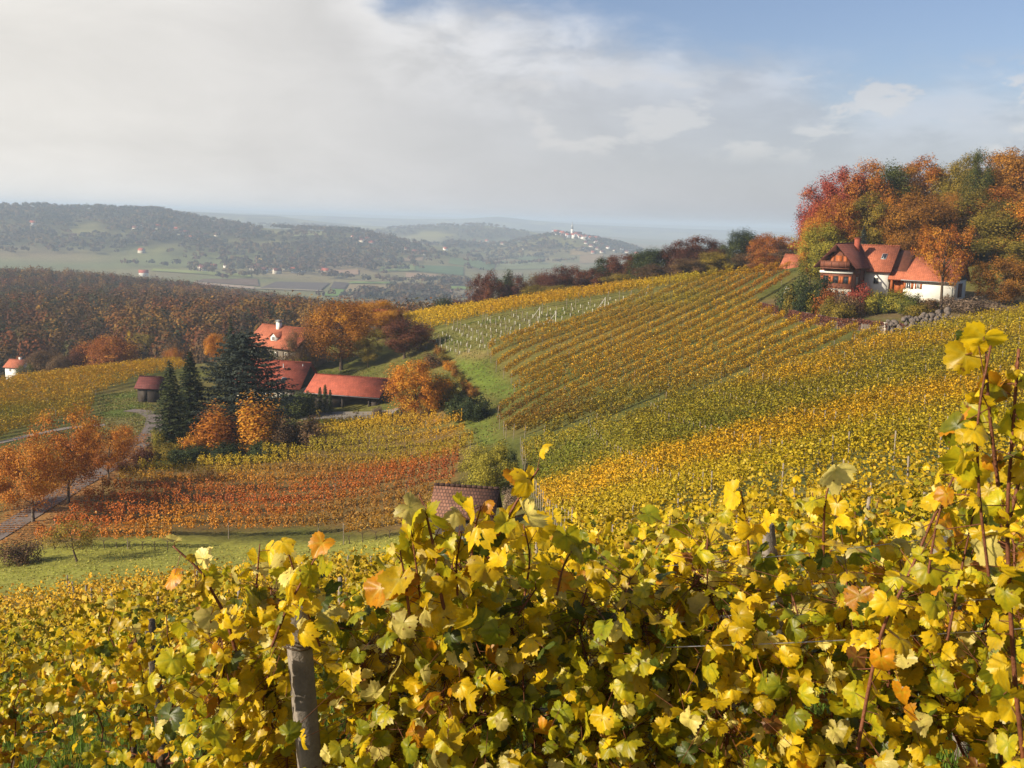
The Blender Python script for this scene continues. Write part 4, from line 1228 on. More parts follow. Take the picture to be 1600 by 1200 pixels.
# --- left side
for k,(px,b,t_,w_,lab) in enumerate([(52,815,684,112,'middle orange tree of the row along the road, low forked trunk'),(107,786,648,112,'tallest orange tree of the row along the road'),
        (170,757,664,84,'orange tree at the far end of the row along the road'),(-6,800,700,96,'orange tree cut by the left picture edge')]):
    T('loose','roadside_tree','pale_orange',px,t_,lab,'tree',base=b,wpx=w_,group='orange trees along the road',sub=k)
T('apple','apple_tree','olive',121,816,'small leaning apple tree alone on the meadow','tree',base=878,wpx=98,rz=0.0)
S('shrub','bark_brown',32,880,838,60,'brown scrub at the lower left end of the red vine rows')
S('shrub','maroon',190,735,716,26,'low dark red shrub beside the road above the vines')
for k,(kd,pal,px,t_,Y,w_,lab) in enumerate([('broad','rust',182,527,232,78,'rusty orange tree in the clump beyond the left vineyard, right one'),('broad','rust',147,533,238,58,'dark rust tree in the middle of the clump beyond the left vineyard'),
        ('broad','maroon',120,545,236,46,'dark red tree at the left of the clump beyond the left vineyard'),('broad','bark_brown',68,547,236,72,'brown rounded tree beyond the left vineyard edge'),
        ('broad','bark_brown',88,556,232,40,'small brown tree right of the rounded brown one'),('loose','green',40,566,232,30,'dark green bushy tree right of the far left cottage'),
        ('thin_spruce','spruce',106,553,240,12,'tiny dark spruce between the brown and dark red trees'),('broad','orange',272,545,238,30,'golden tree in front of the woods above the small shed'),
        ('tall','gold',203,520,300,14,'slim yellow tree at the wood edge'),('broad','olive',228,522,300,40,'olive gold tree at the wood edge left of the half hidden roof'),
        ('broad','bark_brown',275,535,260,40,'greyish brown tree at the wood edge right of the half hidden roof'),('broad','rust',298,522,310,44,'rust tree at the wood edge above the two spruces')]):
    T(kd,'tree' if kd!='thin_spruce' else 'spruce_tree',pal,px,t_,lab,'tree',Y=Y,wpx=w_)
# --- the hill house garden
T('fine','chestnut_tree','yellow_green',1281,355,'round yellow-green tree at the left gable of the hill house','tree',base=462,wpx=84,ymin=120)
T('broad','maple_tree','orange',1256,340,'bright orange tree behind the round yellow-green one','tree',Y=172,wpx=46)
T('spruce','spruce_tree','cedar',1333,349,'small blue spruce behind the hill house roof','tree',Y=172,wpx=26)
T('umbrella','garden_tree','rust',1462,346,'slender reddish brown tree in front of the white wing','tree',Y=141,wpx=92)
T('ball','beech_tree','oak',1556,402,'round golden brown tree at the right end of the hill house','tree',Y=142,wpx=98)
T('broad','orange_shrub_tree','orange',1428,352,'little orange tree behind the roof of the hill house','tree',Y=170,wpx=24)
GS=[('dense_shrub','dark_green',1246,466,426,56,'wide dark green bush left of the hill house'),('dense_shrub','dark_green',1280,470,428,44,'dark green bush under the left gable'),
    ('shrub','olive',1240,474,444,30,'olive bush behind the white ladder'),('dense_shrub','dark_green',1251,476,448,34,'dark rounded bush right of the white ladder'),
    ('shrub','yellow_green',1270,476,448,28,'yellow-green bush in the middle of the left garden'),('shrub','rust',1293,470,444,36,'reddish bush below the balcony'),
    ('dense_shrub','olive',1297,482,462,30,'olive bush above the creeper wall left of the house steps'),('shrub','bark_brown',1324,480,446,40,'brown bush below the shuttered windows'),
    ('shrub','crimson',1342,466,436,36,'red bush at the house corner'),('dense_shrub','yellow_green',1362,484,452,40,'yellow-green bush left of the largest garden bush'),
    ('dense_shrub','green',1378,488,458,30,'green bush close to the white wall corner'),('dense_shrub','yellow_green',1404,492,450,48,'largest rounded yellow-green bush in the garden'),
    ('dense_shrub','green',1426,486,456,36,'green bush right of the largest garden bush'),('dense_shrub','bark_brown',1450,487,463,38,'brown clipped bush under the slender tree'),
    ('shrub','olive',1434,494,472,40,'low olive bush above the stone wall'),('shrub','grey_pink',1508,496,458,62,'large pinkish grey bush at the right end of the stone wall'),
    ('shrub','grey_pink',1540,496,468,50,'grey bush under the round golden brown tree'),('shrub','grey_pink',1480,470,456,20,'tiny bare shrub before the white wing'),
    ('dense_shrub','olive',1312,490,470,36,'low olive bush hanging over the creeper wall')]
for kd,pal,px,b,t_,w_,lab in GS: S(kd,pal,px,b,t_,w_*1.1,lab,Y=(143.0 if px<1350 else 146.0 if px<1420 else 141.0)-(b-478)*0.22+(px<1290)*3)
# --- the woods above the hill house
W1=[(1266,288,66,'crimson'),(1300,264,74,'crimson'),(1334,256,66,'rust'),(1365,258,66,'green'),(1395,262,60,'oak'),(1424,250,76,'rust'),(1458,256,64,'olive'),(1484,246,56,'olive'),(1498,240,40,'green'),
    (1520,243,70,'oak'),(1548,236,80,'oak'),(1580,233,80,'oak'),(1612,236,80,'rust'),(1650,240,90,'oak'),(1690,236,90,'rust'),(1740,240,100,'oak'),
    (1262,322,56,'crimson'),(1290,310,60,'rust'),(1318,312,60,'rust'),(1346,306,66,'olive'),(1372,312,58,'orange'),(1400,306,70,'oak'),(1436,308,70,'oak'),(1470,306,70,'oak'),(1502,300,80,'olive'),(1536,296,76,'rust'),(1566,304,70,'oak'),
    (1600,300,90,'orange'),(1640,300,100,'oak'),(1490,338,66,'bark_brown'),(1520,336,70,'bark_brown'),(1580,318,110,'olive'),(1625,330,100,'gold'),(1350,340,46,'gold'),(1384,338,50,'oak')]
PALN={'crimson':'crimson','rust':'rust brown','green':'green','oak':'golden brown','olive':'olive gold','orange':'orange','gold':'yellow','bark_brown':'greyish brown','maroon':'dark maroon'}
cnt={}
for k,(px,t_,w_,pal) in enumerate(W1):
    rowk = 0 if k < 16 else 1
    Y = (196 + rt.uniform(-4,10)) if rowk == 0 else 178 + rt.uniform(-5,5)
    if px > 1575 and rowk == 1: Y = 166
    key=(pal,rowk); cnt[key]=cnt.get(key,0)+1
    T('tall','forest_tree',pal,px,t_,f'{PALN[pal]} tree in the {"skyline" if rowk==0 else "front"} row of woods above hill house, {ordn(cnt[key])} such from left','tree',Y=Y,wpx=w_*1.1,group='woods above the hill house')
# --- the dark treeline along the crest
TL=[(690,466,'dark_green',34),(712,472,'maroon',30),(728,472,'bark_brown',26),(748,432,'maroon',34),(766,429,'maroon',36),(786,428,'dark_green',30),(806,434,'maroon',38),(826,432,'bark_brown',34),(848,426,'maroon',38),(872,419,'maroon',44),
    (896,419,'maroon',42),(918,421,'maroon',36),(936,405,'dark_green',36),(952,402,'maroon',34),(972,400,'maroon',40),(992,393,'dark_green',40),(1012,389,'dark_green',36),(1032,387,'maroon',44),(1056,378,'maroon',46),(1082,372,'maroon',56),
    (1104,378,'maroon',44),(1128,380,'dark_green',30),(1150,360,'dark_green',44),(1172,370,'rust',40),(1192,368,'rust',46),(1212,371,'rust',42),(1232,374,'rust',40),
    (838,446,'olive',44),(876,446,'olive',40),(905,448,'bark_brown',40),(965,428,'olive',40),(1020,414,'bark_brown',44),(1066,404,'bark_brown',46),(1108,394,'olive',44),(1085,408,'olive',34),(1156,396,'bark_brown',40),(1180,392,'rust',40),(1210,392,'bark_brown',44)]
cnt={}
for k,(px,t_,pal,w_) in enumerate(TL):
    front = k >= 27
    cnt[(pal,front)]=cnt.get((pal,front),0)+1
    nm={'maroon':'dark maroon','dark_green':'dark green','rust':'rust red','olive':'olive brown','bark_brown':'dull brown'}[pal]
    T('tall','treeline_tree',pal,px,t_,f'{nm} tree in the {"front edge" if front else "main line"} of the crest treeline, {ordn(cnt[(pal,front)])} such from left','tree',Y=(228 if front else 258)+rt.uniform(-5,9),wpx=w_*1.3,group='treeline along the crest')
for px,t_,w_,k in ((1185,362,12,1),(1197,366,12,2)):
    T('thin_spruce','spruce_tree','spruce',px,t_,f'{["","left","right"][k]} tiny spruce tip of two above the rust red treeline','tree',Y=262,wpx=w_)

# --- the wooded hill on the left (a far wood: one mass), and the woods of the valley and the far hills
def tree_mass(name, X, Yv, Hs, Ws, cols, rng, nq, jit=0.3):
    n = len(X); Z = h(X, Yv)
    k = np.repeat(np.arange(n), nq)
    m = len(k)
    d = norm(rng.normal(size=(m, 3))); d[:, 2] = np.abs(d[:, 2]) * 0.95 - 0.22
    d = norm(d)
    lump = 0.80 + 0.30 * np.sin(d[:, 0] * 5 + k * 1.7) * np.sin(d[:, 1] * 5 + k * 2.3) + rng.normal(0, 0.06, m)
    P = np.column_stack([X[k] + d[:, 0] * Ws[k] * 0.5 * lump, Yv[k] + d[:, 1] * Ws[k] * 0.5 * lump, Z[k] + Hs[k] * (0.55 + 0.45 * d[:, 2] * lump)])
    N = d + rng.normal(0, 0.35, (m, 3)) + [0, 0, 0.2]
    V, Q = flat_quads(P, N, Ws[k] * (2.6 / math.sqrt(nq)) * rng.uniform(0.5, 0.95, m), rng)
    c = cols[k] * rng.uniform(1 - jit, 1 + jit, (m, 1))
    return tag(link(name, mesh_np(name, V, Q, col=c), M['mass']), kind='stuff')

rw = np.random.default_rng(3)
WC = np.array([(0.17,0.065,0.022),(0.22,0.092,0.022),(0.15,0.052,0.02),(0.11,0.064,0.024),(0.070,0.064,0.022),(0.05,0.05,0.02),(0.20,0.11,0.028),(0.095,0.055,0.03),(0.03,0.036,0.02),(0.25,0.135,0.028)])
def wood_cols(x, y, n, sc=60):
    t = fbm(x / sc, y / sc, 50, 3) + rw.normal(0, 0.2, n)
    idx = np.clip((t * 1.6 - 0.3) * 10, 0, 9.99).astype(int)
    return WC[np.array([3,8,4,7,2,0,6,1,5,9])[idx]] * rw.uniform(0.62, 1.02, (n, 1))
g = np.arange(-620, 200, 6.4); gy = np.arange(250, 1060, 6.4)
GX, GY = np.meshgrid(g, gy); X = (GX + rw.uniform(-3, 3, GX.shape)).ravel(); Yv = (GY + rw.uniform(-3, 3, GX.shape)).ravel()
u = X / Yv
k = (u > -0.62) & (u < 0.02) & (Yv > 268 + 25 * rw.random(len(X)))
k &= ~((u > -0.07) & (Yv < 300))
k &= (Yv < 1010)
# the right boundary of the wood: the slope up to the crest stays open
k &= (X < 5) | (Yv > 330)
X, Yv = X[k], Yv[k]; n = len(X)
print('wood', n)
tree_mass('autumn_woodland', X, Yv, rw.uniform(9, 16, n), rw.uniform(6.0, 9.8, n), wood_cols(X, Yv, n), rw, 250)

# fallen leaves under the roadside trees and along the road
m_ = 15000
RQ_s = rw.integers(0, len(RQ), m_)
lx = RQ[RQ_s, 0] + RN[RQ_s, 0] * rw.normal(-0.6, 2.4, m_); ly = RQ[RQ_s, 1] + RN[RQ_s, 1] * rw.normal(-0.6, 2.4, m_)
kk = (fbm(lx / 2.5, ly / 2.5, 66) + rw.normal(0, 0.1, m_) > 0.44) & (RQ_s < len(RQ) * 0.7)
lx, ly = lx[kk], ly[kk]; m_ = len(lx)
V, Q = flat_quads(np.column_stack([lx, ly, h(lx, ly) + 0.10]), rw.normal(0, 0.22, (m_, 3)) + [0, 0, 1], rw.uniform(0.12, 0.34, m_), rw)
tag(link('leaf_litter', mesh_np('leaf_litter', V, Q, col=np.array([0.36, 0.15, 0.035]) * rw.uniform(0.5, 1.3, (m_, 1))), M['vine']), kind='stuff')

# far woods: hedgerows in the valley, forest on the hills
xs = []; 
def scat(n, y0, y1):
    y = np.exp(rw.uniform(math.log(y0), math.log(y1), n)); return rw.uniform(-0.62, 0.5, n) * y, y
x, y = scat(60000, 1650, 4600)
z = h(x, y); hl = (z - VALLEY)
dens = np.clip((hl - 14) / 30, 0, 1) * np.clip((0.56 - fbm(x / 170, y / 260, 31)) * 10, 0.0, 1) * (0.6 + 0.4 * np.clip((fbm(x / 60, y / 120, 77) - 0.4) * 6, 0, 1))
k = rw.random(len(x)) < dens * 0.5
x, y = x[k], y[k]
hx = []; hy = []
HEDGES = [((395,420),(560,438)),((545,440),(720,447)),((330,438),(410,434)),((560,421),(640,419)),((480,434),(610,440)),((640,440),(735,446)),((300,425),(400,436)),((200,416),(330,420)),((620,400),(700,400)),((700,395),(860,398)),
          ((760,414),(900,408)),((600,470),(735,472)),((560,466),(640,470)),((685,441),(735,443)),((430,424),(500,425)),((735,404),(800,408)),((850,400),(930,392)),((780,390),(860,388))]
for a, b in HEDGES:
    P = hitpoly([a, b], 1000)
    L = np.linalg.norm(P[1] - P[0]); m = int(L / 9)
    t = rw.random(m)
    m2 = rw.random(m) < 0.8
    q = P[0] + (P[1] - P[0]) * t[:, None] + rw.normal(0, 8, (m, 2))
    hx += list(q[m2, 0]); hy += list(q[m2, 1])
for (px, py, nn, rr) in [(720,382,90,60),(400,418,70,60),(500,414,80,70),(660,458,50,30),(640,470,60,40),(600,468,50,40),(700,444,30,22),(545,404,120,90),(470,405,120,90),(840,374,120,90),(960,382,120,80),(790,396,90,90),(620,388,110,110)]:
    p = hit(px, py, 1000); q = rw.normal(0, 1, (nn, 2)) * [rr * 0.8, rr]
    hx += list(p[0] + q[:, 0]); hy += list(p[1] + q[:, 1])
x = np.concatenate([x, hx]); y = np.concatenate([y, hy]); n = len(x)
print('far', n)
cc = wood_cols(x, y, n, 150) * 0.42 + np.array([0.03, 0.036, 0.034])  # wood colours muted towards blue-grey: distance haze painted into the far leaves
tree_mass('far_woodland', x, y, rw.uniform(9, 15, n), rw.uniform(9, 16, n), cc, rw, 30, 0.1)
# ------------------------------------------------------------------ buildings
def roof(parent, x0, x1, y0, y1, ze, zr, mat, t=0.16, along='x', caps=True, name='roof', ym=None):
    """a gable roof as one solid: outer slopes carry the tiles (UV in metres), the ridge carries a line of cap tiles"""
    ym = (y0 + y1) / 2 if ym is None else ym
    prof = [(y0, ze), (ym, zr), (y1, ze), (y1, ze - t), (ym, zr - t), (y0, ze - t)]
    V = [(x, y, z) for x in (x0, x1) for y, z in prof]
    if along == 'y': V = [(y, x, z) for x, y, z in V]
    sl = math.hypot(ym - y0, zr - ze)
    L = x1 - x0
    fc = [([0, 6, 7, 1], [(0, 0), (L, 0), (L, sl), (0, sl)]), ([1, 7, 8, 2], [(0, sl), (L, sl), (L, 0), (0, 0)]),
          ([5, 4, 10, 11], None), ([4, 3, 9, 10], None), ([0, 5, 11, 6], None), ([2, 8, 9, 3], None),
          ([0, 1, 4, 5], None), ([1, 2, 3, 4], None), ([6, 11, 10, 7], None), ([7, 10, 9, 8], None)]
    if along == 'y': fc = [(f[::-1], u[::-1] if u else None) for f, u in fc]
    uv = []
    for f, u in fc: uv += u if u else [(0.01, 0.01)] * 4
    r = link(name, mesh_np(name, V, np.array([f for f, _ in fc]), uv=uv), mat, parent)
    if caps:
        m = MB(); n = max(4, int(L / 0.38))
        for k in range(n):
            a = x0 + L * k / n; b = a + L / n * 0.9
            P = [(a, ym, zr + 0.02), (b, ym, zr + 0.035)]
            if along == 'y': P = [(q, p, z) for p, q, z in P]
            m.tube(P, [0.10, 0.125], 6)
        m.build('ridge_caps', mat, r)
    return r

def walls(parent, x0, x1, y0, y1, z0, ze, zr, mat, along='x', name='wall'):
    ym = (y0 + y1) / 2
    V = [(x, y, z) for x in (x0, x1) for y, z in ((y0, z0), (y1, z0), (y1, ze), (ym, zr), (y0, ze))]
    if along == 'y': V = [(y, x, z) for x, y, z in V]
    m = MB()
    q = [[0, 1, 6, 5], [1, 2, 7, 6], [2, 3, 8, 7], [3, 4, 9, 8], [4, 0, 5, 9]]; p = [[0, 4, 3, 2, 1], [5, 6, 7, 8, 9]]
    if along == 'x': q = [f[::-1] for f in q]; p = [f[::-1] for f in p]
    m.add(V, q); m.F.setdefault(5, []).append(np.array(p))
    return m.build(name, mat, parent)

def window(parent, c, w_, h_, face='y', frame=None, shutters=None, mat=None):
    """c: centre on the wall; face 'y' -> looks along -y, 'x' -> looks along +x"""
    frame = frame or M['plaster']
    f = MB(); g = MB(); d = 0.07
    def bx(b, u, z, su, sz, depth, out):
        if face == 'y': b.box(c[0] + u, c[1] - out, c[2] + z, su, depth, sz)
        else: b.box(c[0] + out, c[1] + u, c[2] + z, depth, su, sz)
    for s in (-1, 1):
        bx(f, s * (w_ / 2 - 0.04), 0, 0.08, h_, d, 0.03)
        bx(f, 0, s * (h_ / 2 - 0.04), w_ - 0.16, 0.08, d, 0.03)
    bx(f, 0, 0, 0.05, h_ - 0.16, d * 0.8, 0.028)
    fr = f.build('window', frame, parent)
    bx(g, 0, 0, w_ - 0.10, h_ - 0.10, 0.03, 0.012); g.build('pane', M['glass'], fr)
    if shutters:
        for s in (-1, 1):
            b = MB(); bx(b, s * (w_ * 0.75 + 0.02), 0, w_ * 0.46, h_ * 1.02, 0.05, 0.035); b.build('shutter', shutters, parent)
    return fr

def chimney(parent, x, y, z0, z1, w_, mat, cap=None):
    m = MB(); m.box(x, y, (z0 + z1) / 2, w_, w_, z1 - z0); c = m.build('chimney', mat, parent)
    k = MB(); k.box(x, y, z1 + 0.06, w_ * 1.25, w_ * 1.25, 0.12)
    if cap: k.box(x, y, z1 + 0.34, w_ * 1.3, w_ * 1.3, 0.06); k.box(x - w_ * 0.4, y, z1 + 0.21, 0.06, w_ * 0.8, 0.2); k.box(x + w_ * 0.4, y, z1 + 0.21, 0.06, w_ * 0.8, 0.2)
    k.build('chimney_cap', cap or mat, c)
    return c

def skylight(parent, x, y, z, w_, l_, pitch):
    """a roof window lying on the front slope"""
    m = MB(); c, s = math.cos(pitch), math.sin(pitch)
    def slab(b, w2, l2, t0, t1):
        q = []
        for t in (t0, t1):
            for u, v in ((-w2, -l2), (w2, -l2), (w2, l2), (-w2, l2)):
                q.append((x + u / 2, y + v / 2 * c - t * s, z + v / 2 * s + t * c))
        b.hexa(q[:4], q[4:])
    slab(m, w_, l_, -0.02, 0.07); f = m.build('skylight', M['grey_metal'], parent)
    g = MB(); slab(g, w_ * 0.8, l_ * 0.85, 0.06, 0.085); g.build('pane', M['glass'], f)

# ---- the hill house: a boarded gable block, a white main house and a lower white wing
P = at(1488, 466, 146.5); RZ = math.radians(-35)
H_ = empty('farmhouse', P, 'white and red-brown boarded house with balcony on the hill below the woods', 'house', rz=RZ)
walls(H_, -7.0, 0, 0, 8.8, -1.5, 2.45, 5.20, M['plaster'])
walls(H_, -12.9, -7.05, 0.06 if False else 0.9, 8.0, -1.5, 3.3, 6.6, M['wood_red'])
walls(H_, -12.9, -9.4, 0.0, 7.6, -1.5, 3.3, 6.75, M['plaster'])
walls(H_, -6.4, 3.2, -17.6, -12.88, -3.4, 3.95, 6.55, M['wood_red'], along='y')
m = MB(); m.box(-15.24, -6.43, -1.35, 4.80, 0.14, 4.1); m.build('base_wall', M['plaster_old'], H_)
roof(H_, -9.25, 0.5, -0.65, 9.45, 2.35, 5.60, M['tile_orange'])
roof(H_, -15.25, -8.9, -0.65, 8.25, 3.35, 7.20, M['tile_orange'])
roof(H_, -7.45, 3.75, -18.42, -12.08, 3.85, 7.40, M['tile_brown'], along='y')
m = MB(); m.box(-15.25, -6.5, 3.16, 4.9, 0.30, 0.34); m.build('white_beam', M['plaster'], H_)
# balcony
b = MB(); b.box(-15.25, -6.95, 3.75, 4.3, 1.05, 0.14); b.box(-15.25, -7.42, 4.32, 4.3, 0.07, 0.80)
b.box(-17.36, -6.93, 4.32, 0.07, 0.92, 0.80); b.box(-13.14, -6.93, 4.32, 0.07, 0.92, 0.80); b.box(-15.25, -7.43, 4.78, 4.4, 0.16, 0.08)
for k in range(4): b.box(-16.9 + k * 1.1, -7.48, 4.30, 0.10, 0.06, 0.9)
b.build('balcony', M['wood_red'], H_)
m = MB(); m.box(-15.0, -6.44, 4.75, 0.9, 0.08, 1.75); m.build('balcony_door', M['wood_orange'], H_)
for xx in (-15.95, -14.05):
    m = MB(); m.box(xx, -6.44, 4.75, 0.5, 0.07, 1.6); m.build('shutter', M['wood_orange'], H_)
for xx in (-16.75, -15.25, -13.75): window(H_, (xx, -6.4, 2.05), 0.75, 1.05, 'y', M['wood_dark'], M['wood_orange'])
for xx in (-16.3, -14.4): window(H_, (xx, -6.5, 0.1), 0.6, 0.6, 'y', M['plaster'], M['wood_orange'])
window(H_, (-12.88, -3.9, 1.9), 0.8, 1.1, 'x', M['plaster_old'])
m = MB(); m.box(-12.86, -2.6, 2.0, 0.10, 0.12, 4.0); m.box(-12.86, -6.25, 2.0, 0.10, 0.14, 4.0); m.build('corner_boards', M['wood_dark'], H_)
# the recessed entrance
m = MB(); m.box(-8.1, 0.86, 1.05, 0.9, 0.09, 2.1); m.build('door', M['wood_orange'], H_)
for xx in (-9.0, -7.35):
    m = MB(); m.box(xx, 0.6, 1.25, 0.45, 0.10, 2.45); m.build('entrance_panel', M['wood_orange'], H_)
window(H_, (-6.3, 0, 1.45), 0.7, 0.95, 'y', M['plaster'], M['wood_orange'])
window(H_, (-4.9, 0, 1.45), 0.5, 0.8, 'y', M['plaster'], M['wood_orange'])
window(H_, (-11.1, 0, 1.9), 0.8, 1.0, 'y', M['plaster_old'])
m = MB(); m.box(-3.5, -0.03, -0.9, 7.02, 0.10, 1.3); m.build('plinth', M['plaster_old'], H_)
m = MB(); m.box(0.03, 4.6, 0.95, 0.10, 2.6, 2.1); m.build('garage_door', M['wood_red'], H_)
m = MB(); m.hexa([(0.02, 0.2, 2.46), (0.08, 0.2, 2.46), (0.08, 8.6, 2.46), (0.02, 8.6, 2.46)], [(0.02, 4.2, 5.05), (0.08, 4.2, 5.05), (0.08, 4.6, 5.05), (0.02, 4.6, 5.05)]); m.build('gable_boards', M['wood_dark'], H_)
m = MB(); m.tube([(-7.3, -0.72, 2.28), (0.5, -0.72, 2.24)], 0.07, 6); m.tube([(-0.1, -0.7, 2.2), (-0.1, -0.12, 1.9), (-0.1, -0.1, -0.4)], 0.045, 6); m.build('gutter', M['grey_metal'], H_)
chimney(H_, -14.5, 0.4, 5.6, 8.15, 0.75, M['tile_red'])
pb = math.atan2(3.85, 4.45); skylight(H_, -10.7, 1.9, 3.35 + (1.9 + 0.65) * math.tan(pb), 0.75, 1.25, pb)

# white ladder on the vineyard slope below the garden
p = hit(1221, 475, 110); q = at(1231, 449, p[1] + 2.0)
d = q - p; sd = norm(np.cross(d, [0, 1.0, 0])) * 0.26
lad = empty('ladder', p, 'white ladder leaning on the slope at the left garden corner', 'ladder')
for s in (-1, 1): MB().tube([sd * s, d + sd * s], 0.055, 5).build('rail', M['tube'], lad)
for k in range(9):
    c = d * (k + 0.7) / 9.3; MB().tube([c - sd, c + sd], 0.04, 5).build('rung', M['tube'], lad)

# creeper-clad retaining wall and the boulder wall below the garden
WL = hitpoly([(1188,486),(1240,500),(1300,512),(1350,517),(1388,521)], 100)
Q, t = resample(WL, 0.5)
rwl = np.random.default_rng(17)
cw = empty('creeper_wall', (*Q[len(Q)//2], hz(*Q[len(Q)//2])), 'long garden retaining wall overgrown with purplish red creeper', 'wall')
o0 = np.array(cw.location); m = MB()
zz = h(Q[:, 0], Q[:, 1])
for k in range(len(Q) - 1):
    a, b = Q[k], Q[k + 1]; u = norm(b - a); nn = np.array([-u[1], u[0]]) * 0.25
    hh = 1.35 + 0.1 * math.sin(k)
    m.hexa([(*(a - nn), zz[k] - 0.5), (*(b - nn), zz[k + 1] - 0.5), (*(b + nn), zz[k + 1] - 0.5), (*(a + nn), zz[k] - 0.5)],
           [(*(a - nn), zz[k] + hh), (*(b - nn), zz[k + 1] + hh), (*(b + nn), zz[k + 1] + hh), (*(a + nn), zz[k] + hh)])
for v in m.V: v -= o0
m.build('wall', M['stone'], cw)
n = 24000; s = rwl.random(n) * t[-1]; x = np.interp(s, t, Q[:, 0]); y = np.interp(s, t, Q[:, 1])
T_ = np.gradient(Q, axis=0); T_ /= np.linalg.norm(T_, axis=1)[:, None]
nx = -np.interp(s, t, T_[:, 1]); ny = np.interp(s, t, T_[:, 0])
back = rwl.random(n) < 0.62
gap = fbm(s / 1.3, s * 0 + 3, 9) > 0.66
dd = np.where(back, rwl.random(n) ** 0.8 * 5.0, rwl.normal(-0.32, 0.08, n))
z = np.where(back, 1.35 + rwl.normal(0.05, 0.16, n) - 0.02 * dd, 1.4 * rwl.random(n) ** 0.6)
k = back | ~gap | (z > 1.0)
x2 = (x + nx * dd)[k]; y2 = (y + ny * dd)[k]; zg = h(x, y)[k]
zb = np.where(back[k], np.maximum(h(x2, y2) + 0.15 + np.abs(rwl.normal(0, 0.15, k.sum())), zg + 1.2 * np.exp(-dd[k] / 1.2)), zg + z[k])
Pc = np.column_stack([x2, y2, zb]); nk = len(Pc)
V, F4 = flat_quads(Pc - o0, rwl.normal(size=(nk, 3)) * 0.6 + [0, -0.5, 0.5], rwl.uniform(0.13, 0.3, nk), rwl)
link('creeper', mesh_np('creeper', V, F4, col=np.column_stack([np.clip(rwl.normal(0.42, 0.2, nk), 0, 1), rwl.uniform(0.7, 1.3, nk), np.zeros(nk)])), LM['ivy'], cw)

def boulder(rng, c, r):
    import bmesh
    bm = bmesh.new(); bmesh.ops.create_icosphere(bm, subdivisions=2, radius=1.0)
    V = np.array([v.co[:] for v in bm.verts]); Fc = np.array([[v.index for v in f.verts] for f in bm.faces]); bm.free()
    D = np.ones(len(V))
    for _ in range(9):
        a = norm(rng.normal(size=3)); dcut = rng.uniform(0.55, 0.9); q = V @ a
        D = np.minimum(D, np.where(q > dcut, dcut / np.maximum(q, 1e-3), 1))
    V = V * D[:, None] * r * rng.uniform(0.75, 1.25, 3) + c
    return V, Fc
BLL = hitpoly([(1391,522),(1420,518),(1450,512),(1488,505)], 100)
Qb, tb_ = resample(BLL, 0.3)
bw = empty('boulder_wall', (*Qb[0], hz(*Qb[0])), 'rough grey boulder wall right of the creeper wall', 'wall')
o0 = np.array(bw.location); m = MB()
for k in range(95):
    s = rwl.random() * tb_[-1]; lv = rwl.random()
    x = np.interp(s, tb_, Qb[:, 0]); y = np.interp(s, tb_, Qb[:, 1]) + lv * 1.3
    V, Fc = boulder(rwl, np.array([x, y, hz(x, y - lv * 1.3) + 0.15 + lv * 1.5]) - o0, rwl.uniform(0.28, 0.5)); m.add(V, Fc)
m.build('stones', M['stone'], bw)
p = hit(1383, 521, 100)
m = MB(); m.box(0, 0, 0.65, 0.42, 0.42, 1.3); m.box(0, 0, 1.36, 0.52, 0.52, 0.12)
tag(m.build('gate_pillar', M['plaster_old'], loc=tuple(p)), 'pale pillar at the corner between creeper wall and boulder wall', 'pillar')

# ---- the farm in the hollow
P = at(463, 547, 183); z0 = P[2] - 2.45
U = empty('farmhouse', (P[0], P[1], z0), 'upper farmhouse with orange tiled roof, white chimney and small dormer', 'house', rz=math.radians(-31))
walls(U, -12.6, -0.5, 0.1, 8.7, -3.5, 2.45, 5.5, M['plaster_dim'])
roof(U, -13.1, 0.1, -0.6, 9.4, 2.45, 6.0, M['tile_orange'])
chimney(U, -8.1, 3.9, 4.8, 6.75, 0.8, M['plaster'], M['grey_metal'])
pu = math.atan2(3.55, 5.0)
dm = empty('dormer', (0, 0, 0), None, None); dm.parent = U
zf = 2.45 + (0.9 + 0.6) * math.tan(pu)
walls(dm, 0.9, 3.4, -7.4, -5.9, zf - 0.5, zf + 0.85, zf + 1.4, M['plaster'], along='y', name='wall')
roof(dm, 0.65, 3.9, -7.7, -5.6, zf + 0.75, zf + 1.65, M['tile_orange'], 0.08, 'y', False)
window(dm, (-6.65, 0.9, zf + 0.45), 0.75, 0.75, 'y', M['plaster'])
for xx in (-10.8, -8.4, -5.6, -2.6): window(U, (xx, 0.1, 1.2), 0.9, 1.1, 'y', M['plaster_old'], M['wood_dark'])
window(U, (-0.5, 4.4, 3.6), 0.9, 1.0, 'x', M['plaster_old'])
m = MB(); m.hexa([(-0.48, 0.4, 2.5), (-0.42, 0.4, 2.5), (-0.42, 8.4, 2.5), (-0.48, 8.4, 2.5)], [(-0.48, 4.2, 5.2), (-0.42, 4.2, 5.2), (-0.42, 4.6, 5.2), (-0.48, 4.6, 5.2)]); m.build('gable_boards', M['wood_dark'], U)

